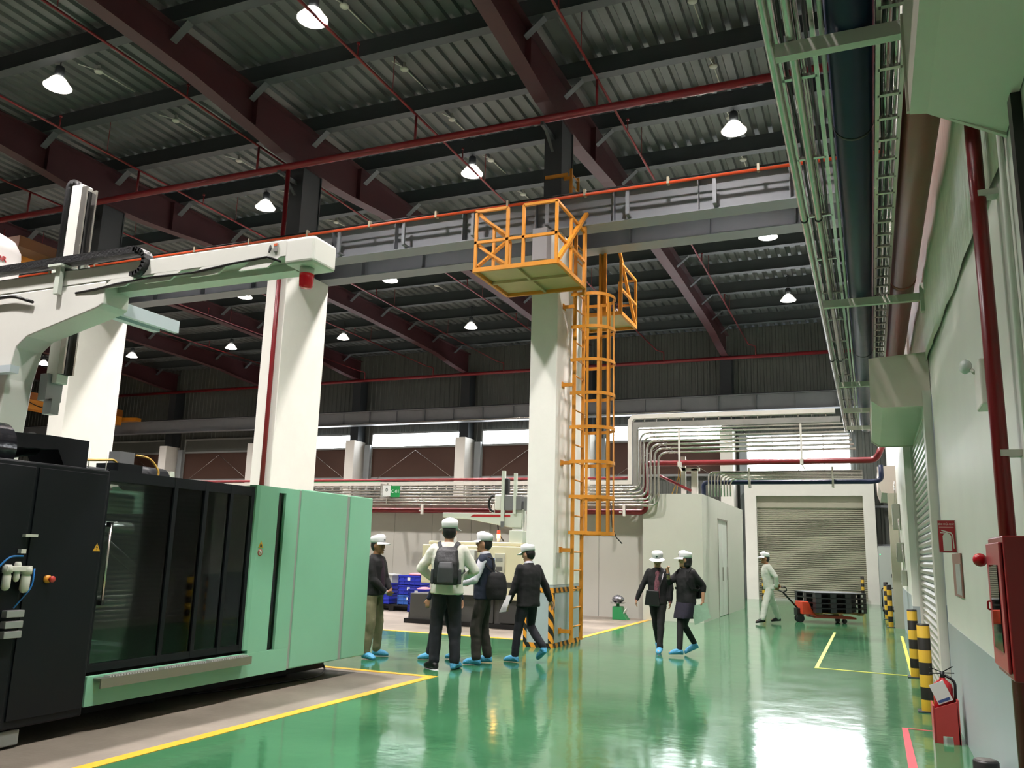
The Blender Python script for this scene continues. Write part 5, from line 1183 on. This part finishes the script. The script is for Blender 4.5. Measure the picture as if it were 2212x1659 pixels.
def person(label, xy, ang, H, feet, wrists, head_ang=None, head_pitch=0.0, lean=(0, 0), skinm=skin, top=None, bottom=None, under=None, kind='man', elbow=None, shoes=('cover', 'cover'), sleeve=1.0, hair='short', hand_d=None, crouch=1.0, palm=None, hip_turn=0.0, curl=(.5, .5), hem=.0, seed=1, skirt=None, shirt_front=None):
    k = H/1.72; wom = kind == 'woman'; wd = .9 if wom else 1.0
    root = thing('person', label, 'person', (xy[0], xy[1], 0))
    F = Vector((math.cos(ang), math.sin(ang), 0)); Lf = Vector((-F.y, F.x, 0)); Z = Vector((0, 0, 1)); O = Vector((xy[0], xy[1], 0))
    def W(f, l, z): return O+F*f*k+Lf*l*k+Z*z*k
    hip = O+Z*(.93*k*crouch)
    neck = hip+F*lean[0]*k+Lf*lean[1]*k+Z*(.515*k*math.sqrt(max(.2, 1-(lean[0]/.6)**2)))
    up = (neck-hip).normalized()
    body = MB()
    def spine(t): return hip+(neck-hip)*t
    # --- torso core
    loft(body, [(spine(-.06), F, Lf, .13*k*wd, .09*k), (spine(.25), F, Lf, .13*k*wd, .085*k), (spine(.6), F, Lf, .15*k*wd, .1*k), (spine(.88), F, Lf, .15*k*wd, .075*k), (spine(1.0), F, Lf, .06*k, .055*k)])
    # --- head
    ha = ang if head_ang is None else head_ang
    hc = neck+up*.142*k+F*.02*k
    HM = Matrix.Translation(hc) @ Matrix.Rotation(ha, 4, 'Z') @ Matrix.Rotation(head_pitch, 4, 'Y') @ Matrix.Scale(k*1.06, 4)
    def HP_(x, y, z): return HM @ Vector((x, y, z))
    R3 = HM.to_3x3().normalized(); sk = k*1.06
    def hb(c, a, b_, c2, mb=body, nu=14, nv=10): mb.ball(HP_(*c), a*sk, b_*sk, c2*sk, nu, nv, R3)
    hb((0, 0, .005), .094, .076, .108, nu=20, nv=14); hb((.028, 0, -.058), .06, .055, .058); hb((.075, 0, -.095), .02, .026, .018)
    hb((.094, 0, -.012), .02, .012, .022); hb((.085, 0, .02), .016, .01, .025); hb((.078, 0, .033), .018, .05, .012); hb((.084, 0, -.06), .013, .024, .011)
    for s in (-1, 1): hb((-.005, s*.078, -.01), .018, .008, .03); hb((.07, s*.036, -.02), .02, .022, .022)
    body.tube([neck-up*.04*k, neck+up*.04*k+F*.008*k, hc-Z*.05*k], 0, n=14, rad=[.062*k, .055*k, .055*k])
    # --- arms
    sh = {}
    l1, l2 = .285*k, .25*k
    for i, s in enumerate((1, -1)):   # 0 left, 1 right
        S = spine(.855)+Lf*s*.165*k*wd
        wt = Vector(wrists[i]); hint = (Vector(elbow[i]) if elbow else (-F*.6+Lf*s*.5-Z*.2))
        E_, Wr = ik(S, wt, l1, l2, hint); sh[i] = (S, E_, Wr)
        limb(body, [S, E_, Wr], [.05*k*wd, .04*k*wd, .028*k*wd])
        hd = Vector(hand_d[i]) if hand_d and hand_d[i] is not None else (Wr-E_)
        pn = Vector(palm[i]) if palm and palm[i] is not None else -Lf*s
        w = hd.normalized().cross((pn-hd.normalized()*pn.dot(hd.normalized())).normalized())
        side = 1 if w.dot(F) > 0 else -1
        hand(body, Wr, hd, pn, side, .95*k*(.9 if wom else 1), curl[i])
    # --- legs
    lg = {}
    t1, t2 = .42*k, .415*k
    for i, s in enumerate((1, -1)):
        fx, fy, fz, fang = feet[i]
        A = Vector((fx, fy, .085*k+fz)); Hj = hip+Lf*s*.085*k*wd-Z*.02*k
        FD = Vector((math.cos(fang), math.sin(fang), 0))
        K_, A2 = ik(Hj, A, t1, t2, F*.8+FD*.4); lg[i] = (Hj, K_, A2, FD, fz)
        limb(body, [Hj, K_, A2], [.075*k, .05*k, .036*k])
        toe = A2+FD*.15*k-Z*(.05*k+fz*.75)
        limb(body, [A2-Z*.02*k, toe], [.035*k, .03*k])
    fuse(body, 'body', skinm, root, .0095, 3)
    # --- face
    e = MB()
    for s in (-1, 1): hb((.086, s*.031, .006), .007, .014, .006, e, 8, 6)
    for s in (-1, 1): hb((.087, s*.032, .024), .007, .019, .004, e, 8, 6)
    e.build('eyes_and_brows', eye_m, root); e = MB(); hb((.0925, 0, -.06), .006, .02, .006, e, 8, 6); e.build('mouth', lip_m, root)
    # --- hair and cap
    h = MB()
    if hair == 'short': hb((-.024, 0, .005), .085, .081, .095, h)
    elif hair == 'bob':
        hb((-.03, 0, -.01), .088, .088, .115, h); hb((-.03, 0, -.075), .075, .09, .05, h)
    elif hair == 'tied': hb((-.022, 0, .0), .086, .082, .1, h); hb((-.1, .0, -.05), .03, .03, .05, h)
    fuse(h, 'hair', hair_m, root, .012, 2)
    c = MB(); n = 24
    prof = [(.001, .15), (.05, .149), (.086, .138), (.103, .11), (.1, .085), (.098, .075), (.097, .04), (.093, .04), (.09, .07)]
    for r_, z_ in prof:
        pass
    vs = []
    for r_, z_ in prof:
        for j in range(n):
            a = 2*math.pi*j/n; wob = 1+.03*math.sin(5*a+seed)*(z_ > .06)
            vs.append(HP_(-.006+r_*1.08*math.cos(a)*wob, r_*.92*math.sin(a)*wob, z_+.012*math.cos(a)*(z_ > .09)))
    c.add(vs, [(i*n+j, i*n+(j+1) % n, (i+1)*n+(j+1) % n, (i+1)*n+j) for i in range(len(prof)-1) for j in range(n)], True)
    cp = c.build('cap', cap_m, root)
    em = MB(); em.ball(HP_(.101, 0, .085), .004, .018*sk, .016*sk, 10, 6, R3); em.build('cap_emblem', mat('emblem_dark', '#26423c', .4), cp)
    v_ = MB(); vs = []
    m_ = 12
    for j in range(m_+1):
        a = math.radians(-68+136*j/m_)
        for r_, z_, th in ((.096, .047, 0), (.178-.035*abs(math.sin(a))**2, .028-.01*abs(math.sin(a)), 0)):
            for dz in (0, -.006): vs.append(HP_(-.006+r_*1.06*math.cos(a), r_*.95*math.sin(a), z_+dz))
    fs = []
    for j in range(m_):
        o_ = j*4; p_ = o_+4
        fs += [(o_, o_+2, p_+2, p_), (o_+1, p_+1, p_+3, o_+3), (o_+2, o_+3, p_+3, p_+2), (o_, p_, p_+1, o_+1)]
    fs += [(0, 1, 3, 2), (m_*4, m_*4+2, m_*4+3, m_*4+1)]
    v_.add(vs, fs); v_.build('visor', cap_m, cp)
    # --- bottom
    bt = MB(); bm_, flare = bottom
    loft(bt, [(hip-up*.07*k, F, Lf, .16*k*wd, .115*k), (hip, F, Lf, .165*k*wd, .12*k), (hip+up*.1*k, F, Lf, .15*k*wd, .108*k)])
    for i in (0, 1):
        Hj, K_, A2, FD, fz = lg[i]
        limb(bt, [Hj, K_, A2+(K_-A2).normalized()*(.01*k)], [.092*k, .062*k*flare, .05*k*flare])
    fuse(bt, 'trousers' if not skirt else 'tights', bm_, root, .014, 3, .0075*(0 if skirt else 1), seed=seed)
    if skirt:
        q = MB(); kn = (lg[0][1]+lg[1][1])/2
        loft(q, [(hip+up*.12*k, F, Lf, .15*k, .11*k), (hip-Z*.03*k, F, Lf, .18*k, .135*k), (hip.lerp(kn, .75), F, Lf, .17*k, .15*k)]); fuse(q, 'skirt', skirt, root, .013, 3, .003, seed=seed)
    # --- top
    if top:
        tm, puff = top; q = MB(); hm = hem
        loft(q, [(spine(-.1-hm), F, Lf, .185*k*wd*puff, .13*k*puff), (spine(.12), F, Lf, .172*k*wd*puff, .128*k*puff), (spine(.45), F, Lf, .178*k*wd*puff, .132*k*puff), (spine(.7), F, Lf, .19*k*wd*puff, .13*k*puff), (spine(.86), F, Lf, .19*k*wd, .112*k), (spine(.94), F, Lf, .135*k*wd, .09*k), (spine(1.0), F, Lf, .075*k, .07*k)])
        for i in (0, 1):
            S, E_, Wr = sh[i]
            if sleeve >= 1: limb(q, [S, E_, Wr+(E_-Wr).normalized()*.02*k], [.068*k*wd*puff, .054*k*wd*puff, .042*k*wd*puff])
            elif sleeve > .4: limb(q, [S, E_, E_.lerp(Wr, .25)], [.068*k*wd*puff, .056*k*wd*puff, .055*k*wd*puff])
            elif sleeve > 0: limb(q, [S, S.lerp(E_, .12)], [.07*k*wd, .068*k*wd])
        q.tube([spine(.93)-F*.01*k, spine(1.03)-F*.005*k], 0, n=16, rad=[.085*k, .07*k])
        fuse(q, 'jacket', tm, root, .013, 3, .0075, seed=seed+3)
    if under:      # shirt sleeves / shirt collar showing beyond the top
        um, what = under; q = MB()
        if 'sleeve' in what:
            for i in (0, 1):
                S, E_, Wr = sh[i]; limb(q, [S, E_, Wr+(E_-Wr).normalized()*.015*k], [.064*k*wd, .055*k*wd, .042*k*wd])
        if 'cuff' in what:
            for i in (0, 1):
                S, E_, Wr = sh[i]; d_ = (Wr-E_).normalized(); limb(q, [Wr-d_*.06*k, Wr-d_*.005*k], [.036*k, .037*k])
        if 'collar' in what: q.tube([spine(.97), spine(1.075)+F*.01*k], 0, n=16, rad=[.078*k, .068*k])
        fuse(q, 'shirt', um, root, .011, 3, .004 if 'sleeve' in what else 0, seed=seed+5)
    if shirt_front:
        q = MB(); loft(q, [(spine(-.03)+F*.09*k, F, Lf, .06*k, .062*k), (spine(.5)+F*.092*k, F, Lf, .06*k, .064*k), (spine(.85)+F*.06*k, F, Lf, .06*k, .065*k), (spine(1.0)+F*.02*k, F, Lf, .06*k, .055*k)]); fuse(q, 'shirt_front', shirt_front, root, .012, 3, .002, seed=seed)
    # --- shoes
    for i in (0, 1):
        Hj, K_, A2, FD, fz = lg[i]; q = MB(); sd = FD.cross(Z)
        hl = A2-FD*.05*k-Z*.045*k; toe = A2+FD*.17*k-Z*(.05*k+fz*.8)
        d_ = (toe-hl); u_ = d_.normalized(); nn = sd.cross(u_)
        if nn.z < 0: nn = -nn
        kind_ = shoes[i]
        secs = []
        for tt, a_, b_ in ((-.06, .025, .03), (.05, .042, .045), (.35, .048, .052), (.7, .052, .042), (.95, .045, .03), (1.06, .022, .018)):
            secs.append((hl+d_*tt+nn*(b_-.038)*k, nn, sd, a_*k, b_*k))
        loft(q, secs, 14)
        if kind_ == 'cover': q.tube([A2+Z*.0, A2-Z*.04*k], 0, n=12, rad=[.05*k, .058*k])
        else: q.tube([A2+Z*.01, A2-Z*.03*k], 0, n=12, rad=[.044*k, .05*k])
        zmin = min(p[2] for p in q.v)
        if zmin < .004: q.v = [(x_, y_, z_+.004-zmin) for x_, y_, z_ in q.v]
        fuse(q, 'shoe_cover' if kind_ == 'cover' else 'shoe', cover_m if kind_ == 'cover' else black_plastic, root, .009, 2, .003 if kind_ == 'cover' else 0, seed=seed+i)
        if kind_ == 'sneaker':
            q = MB(); loft(q, [(hl+d_*tt-nn*.045*k, nn, sd, a_*k, .012*k) for tt, a_ in ((-.07, .03), (.05, .046), (.4, .05), (.8, .054), (1.08, .03))], 14); q.build('sole', cap_m, root)
    return dict(root=root, spine=spine, F=F, L=Lf, up=up, k=k, sh=sh, hip=hip, neck=neck, HP=HP_, hc=hc)
def backpack(P, label, m, w=.16, h0=.12, h1=.98, d=.09, straps=True, strap_m=None):
    k = P['k']; F, L, sp = P['F'], P['L'], P['spine']; back = -F
    base = sp(h0)+back*.15*k
    t = thing('backpack', label, 'backpack', tuple(base))
    q = MB(); loft(q, [(sp(h0)+back*(.13+d)*k, F, L, w*.9*k, d*k), (sp(h0+(h1-h0)*.2)+back*(.14+d)*k, F, L, w*k, d*1.15*k), (sp(h0+(h1-h0)*.6)+back*(.13+d)*k, F, L, w*.95*k, d*k), (sp(h1-.08)+back*(.11+d*.8)*k, F, L, w*.8*k, d*.75*k), (sp(h1)+back*(.1+d*.6)*k, F, L, w*.55*k, d*.45*k)], e=3)
    fuse(q, 'pack_body', m, t, .012, 3, .004)
    q = MB(); loft(q, [(sp(h0+.04)+back*(.14+2*d)*k, F, L, w*.62*k, .035*k), (sp(h0+(h1-h0)*.45)+back*(.14+2*d)*k, F, L, w*.6*k, .04*k), (sp(h0+(h1-h0)*.6)+back*(.14+1.9*d)*k, F, L, w*.5*k, .02*k)], e=3); fuse(q, 'front_pocket', strap_m or m, t, .012, 2)
    for s in (-1, 1):
        q = MB(); loft(q, [(sp(h0+.02)+back*(.13+d)*k+L*s*w*k, L, F, d*.7*k, .025*k), (sp(h0+.35)+back*(.13+d)*k+L*s*w*k, L, F, d*.7*k, .022*k)], e=3); fuse(q, 'side_pocket', strap_m or m, t, .011, 2)
    if straps:
        for s in (-1, 1):
            pts = [sp(h1-.06)+back*.13*k+L*s*.075*k, sp(.97)+back*.1*k+L*s*.1*k, sp(1.0)+L*s*.115*k+Vector((0, 0, .02)), sp(.9)+F*.11*k+L*s*.125*k, sp(.6)+F*.14*k+L*s*.14*k, sp(.35)+F*.06*k+L*s*.19*k, sp(.3)+back*.13*k+L*s*.16*k]
            P2 = []
            for a, c in zip(pts, pts[1:]):
                for j in range(4): P2.append(Vector(a).lerp(Vector(c), j/4))
            P2.append(Vector(pts[-1]))
            q = MB()
            for a, c in zip(P2, P2[1:]): q.bar(a, c, .045*k, .012, up=(a-sp(.6)), ext=.004)
            q.build('strap', strap_m or m, t)
    return t
def V2(x, y, z): return (x, y, z)
blk = cloth('black_wool', '#121214'); navy = cloth('navy_cloth', '#1a2336'); khaki = cloth('khaki_cotton', '#6e6a50'); cream = cloth('cream_jacket', '#d9d8cc', .05); wshirt = cloth('white_shirt', '#cfcfd8', .05)
dkbrown = cloth('dark_brown_trousers', '#2b2722'); wuni = cloth('white_uniform', '#c6cbc0', .06); dknavy = cloth('dark_navy_trousers', '#161922'); purple = cloth('purple_shirt', '#2e1d2c')
pat = mat('patterned_blouse', '#7a4a55', .8, var=.75, scale=45); blacktight = cloth('black_tights', '#0e0e10'); skirt_m = mat('plaid_skirt', '#1d1a2b', .85, var=.6, scale=30)
R_ = math.radians
# man in khaki at the machine end
a = R_(2)
P = person('person in black jacket, purple shirt and khaki trousers beside the mint machine', (-6.5, 10.47), a, 1.66, [(-6.53, 10.66, 0, R_(25)), (-6.47, 10.29, 0, R_(-15))], [(-6.27, 10.52, .92), (-6.27, 10.4, .9)], top=(blk, 1.02), bottom=(khaki, 1.25), under=(wshirt, 'cuff'), shirt_front=purple, hand_d=[(.5, -.8, -.3), (.5, .8, -.3)], elbow=[(-.5, .7, -.2), (-.5, -.7, -.2)], seed=1, skinm=skin2)
# tall man with backpack
a = R_(112); F_ = Vector((math.cos(a), math.sin(a), 0)); L_ = Vector((-F_.y, F_.x, 0)); o_ = Vector((-5.1, 9.98, 0))
P = person('tall person in cream jacket and dark trousers seen from behind', (-5.1, 9.98), a, 1.88, [(-5.22, 9.93, 0, R_(150)), (-5.0, 10.07, 0, R_(95))], [tuple(o_+F_*.28+L_*.24+Vector((0, 0, 1.13))), tuple(o_+F_*.28-L_*.2+Vector((0, 0, 1.15)))], top=(cream, 1.08), bottom=(dknavy, 1.25), shoes=('sneaker', 'cover'), elbow=[tuple(L_*.9-F_*.5-Vector((0, 0, .3))), tuple(-L_*.8-F_*.5-Vector((0, 0, .3)))], hem=.04, seed=4)
backpack(P, 'black hiking backpack worn over the cream jacket', mat('black_nylon', '#1c1d20', .5, var=.2, scale=14, bump=.4, bscale=20), w=.155, h0=.08, h1=.93, d=.085, strap_m=mat('dark_grey_nylon', '#3a3c3f', .55))
# mostly hidden man
a = R_(190); o_ = Vector((-5.6, 10.85, 0))
P = person('person in navy clothes mostly hidden behind the cream jacket', (-5.58, 10.86), a, 1.57, [(-5.72, 10.74, 0, R_(200)), (-5.42, 10.98, 0, R_(185))], [(-5.78, 10.72, .79), (-5.4, 11.05, .79)], top=(navy, 1.0), bottom=(dknavy, 1.2), elbow=[(.6, -.3, 0), (.6, .3, 0)], seed=6, hand_d=[(-.1, 0, -1), (0, 0, -1)])
# man in vest
a = R_(193)
P = person('person in navy vest and white shirt with glasses facing the cream jacket', (-4.93, 10.77), a, 1.73, [(-4.95, 10.62, 0, R_(190)), (-4.92, 10.93, 0, R_(195))], [(-5.2, 10.52, 1.05), (-5.2, 10.9, 1.07)], top=(navy, 1.06), sleeve=.2, bottom=(dkbrown, 1.3), under=(wshirt, 'sleeve collar'), elbow=[(.8, -.3, -.5), (.8, .3, -.5)], seed=8, hand_d=[(-1, .2, 0), (-1, -.2, 0)], hem=.06)
gl = MB()
for s in (-1, 1):
    pts = [P['HP'](.103, s*.032+.02*math.cos(t_), .006+.015*math.sin(t_)) for t_ in [2*math.pi*i/12 for i in range(13)]]
    gl.tube(pts, .0022, n=5, caps=False); gl.tube([P['HP'](.1, s*.052, .01), P['HP'](.0, s*.082, .005)], .002, n=5)
gl.tube([P['HP'](.103, -.012, .01), P['HP'](.103, .012, .01)], .002, n=5)
gl.build('eyeglasses', black_plastic, P['root'])
F_, L_, sp, k = P['F'], P['L'], P['spine'], P['k']
t = thing('shoulder_bag', 'black shoulder bag hanging behind the person in the vest', 'bag', tuple(sp(.2)-F_*.2))
q = MB(); c0 = sp(.18)-F_*.2+L_*.16; q_ = []
loft(q, [(c0-Vector((0, 0, .17)), F_, L_, .07, .13), (c0, F_, L_, .085, .15), (c0+Vector((0, 0, .14)), F_, L_, .07, .12), (c0+Vector((0, 0, .19)), F_, L_, .05, .08)], e=3); fuse(q, 'bag_body', blk, t, .012, 3, .004)
q = MB(); pts = [c0+Vector((0, 0, .18))+F_*.05, sp(.75)+L_*.21-F_*.05, sp(.97)+L_*.13, sp(.9)+L_*.08+F_*.0-F_*.12, sp(.6)-F_*.15+L_*.1, c0+Vector((0, 0, .18))-F_*.05]
for a_, c_ in zip(pts, pts[1:]): q.bar(a_, c_, .03, .008, up=(a_-sp(.5)), ext=.005)
q.build('strap', blk, t)
paper_g = mat('pale_green_leaflet', '#8fae96', .6, var=.15, scale=12); paper_w = mat('white_paper', '#d6d6d4', .6, var=.05, scale=10)
q = MB(); q.add([(-5.27, 10.6, 1.12), (-5.18, 10.55, .86), (-5.24, 10.72, .83), (-5.33, 10.75, 1.1)], [(0, 1, 2, 3)])
o = q.build('leaflet', paper_g, label='pale green leaflet held by the person in the vest', cat='leaflet'); o.modifiers.new('s', 'SOLIDIFY').thickness = .003
# man in black suit walking off
a = R_(150)
P = person('person in black suit walking past the column with papers', (-4.5, 11.33), a, 1.59, [(-4.63, 11.2, 0, R_(175)), (-4.27, 11.36, .13, R_(140))], [(-4.74, 11.16, .77), (-4.27, 11.62, .82)], head_ang=R_(165), head_pitch=.2, top=(blk, 1.08), bottom=(dknavy, 1.15), under=(wshirt, 'collar'), hair='short', seed=11, hem=.14, elbow=[(.5, -.4, 0), (.5, .5, 0)], hand_d=[(-.3, -.1, -1), None])
q = MB(); q.add([(-4.74, 11.12, .9), (-4.66, 11.1, .9), (-4.72, 11.06, .68), (-4.83, 11.08, .66)], [(0, 1, 2, 3)])
o = q.build('leaflet', paper_w, label='white papers carried by the person in the black suit', cat='papers'); o.modifiers.new('s', 'SOLIDIFY').thickness = .006
# woman with patterned blouse
a = R_(-82)
P = person('person in black blazer and patterned blouse walking towards the viewer', (-3.18, 13.6), a, 1.56, [(-3.11, 13.4, 0, R_(-85)), (-3.24, 13.85, .06, R_(-70))], [(-2.97, 13.55, .78), (-3.52, 13.5, .76)], head_pitch=.35, kind='woman', top=(blk, 1.06), bottom=(blacktight, 1.05), shirt_front=pat, hair='tied', seed=13, hem=.12, under=(pat, 'cuff'), elbow=[(.5, .5, 0), (-.6, .4, 0)], hand_d=[None, (-.1, -.2, -1)])
F_, L_, sp, k = P['F'], P['L'], P['spine'], P['k']
t = thing('handbag', 'flat black handbag slung across the person in the blazer', 'handbag', tuple(sp(0)))
c0 = sp(-.02)+F_*.19-L_*.06
q = MB(); q.add([c0+L_*u+Vector((0, 0, w_))+F_*v for v in (-.02, .02) for u, w_ in ((-.13, -.1), (.11, -.12), (.09, .12), (-.1, .13))], [(0, 3, 2, 1), (4, 5, 6, 7), (0, 1, 5, 4), (1, 2, 6, 5), (2, 3, 7, 6), (3, 0, 4, 7)]); q.build('bag_body', mat('black_leather', '#1d1d1e', .35), t, bevel=.01)
q = MB(); pts = [c0+L_*.08+Vector((0, 0, .12)), sp(.6)+F_*.15+L_*.08, sp(.95)+L_*.11+F_*.05, sp(.9)+L_*.1-F_*.12]
for a_, c_ in zip(pts, pts[1:]): q.bar(a_, c_, .015, .006, up=F_)
q.build('strap', mat('black_leather', '#1d1d1e'), t)
# woman with bob and raised hand
a = R_(-118)
P = person('person in black sweater and plaid skirt raising a hand to the mouth', (-2.7, 13.47), a, 1.56, [(-2.62, 13.66, .1, R_(-150)), (-2.77, 13.25, 0, R_(-160))], [(-2.44, 13.45, .83), (-2.93, 13.2, 1.25)], head_ang=R_(198), kind='woman', top=(blk, 1.1), sleeve=.6, bottom=(blacktight, 1.0), skirt=skirt_m, hair='bob', seed=17, hem=.02, elbow=[(.5, .5, 0), (-.5, -.3, -1)], hand_d=[(.05, -.1, -1), (.05, .1, 1)], curl=(.5, 1.0))
q = MB(); 
for w_ in (P['sh'][1][2],):
    q.lathe([(.03, -.012), (.034, -.012), (.034, .012), (.03, .012)], tuple(w_-Vector((0, 0, .03))), 14)
q.build('wrist_strap', black_plastic, P['root'])
backpack(P, 'black backpack worn by the person in the sweater', blk, w=.14, h0=.02, h1=.9, d=.07)
Lw = P['sh'][0][2]
q = MB(); q.add([Lw+Vector(v) for v in ((-.17, -.06, -.08), (.06, -.02, -.02), (.12, -.02, -.24), (-.12, -.06, -.36))], [(0, 1, 2, 3)])
o = q.build('leaflet', paper_g, label='pale green leaflet in the lowered hand of the person in the skirt', cat='leaflet'); o.modifiers.new('s', 'SOLIDIFY').thickness = .003
# worker in white
a = R_(202)
P = person('person in white uniform and cap pulling the pallet truck', (-2.28, 21.2), a, 1.63, [(-2.42, 20.88, .03, R_(205)), (-2.12, 21.52, .02, R_(200))], [(-2.1, 21.05, .86), (-2.06, 21.56, .84)], lean=(.05, 0), top=(wuni, 1.1), bottom=(wuni, 1.45), skinm=skin2, shoes=('black', 'black'), seed=21, hem=.1, elbow=[(.7, -.5, 0), (.7, .5, 0)], hand_d=[(.3, .5, -.6), (.2, .5, -.5)], curl=(.6, 1.0))
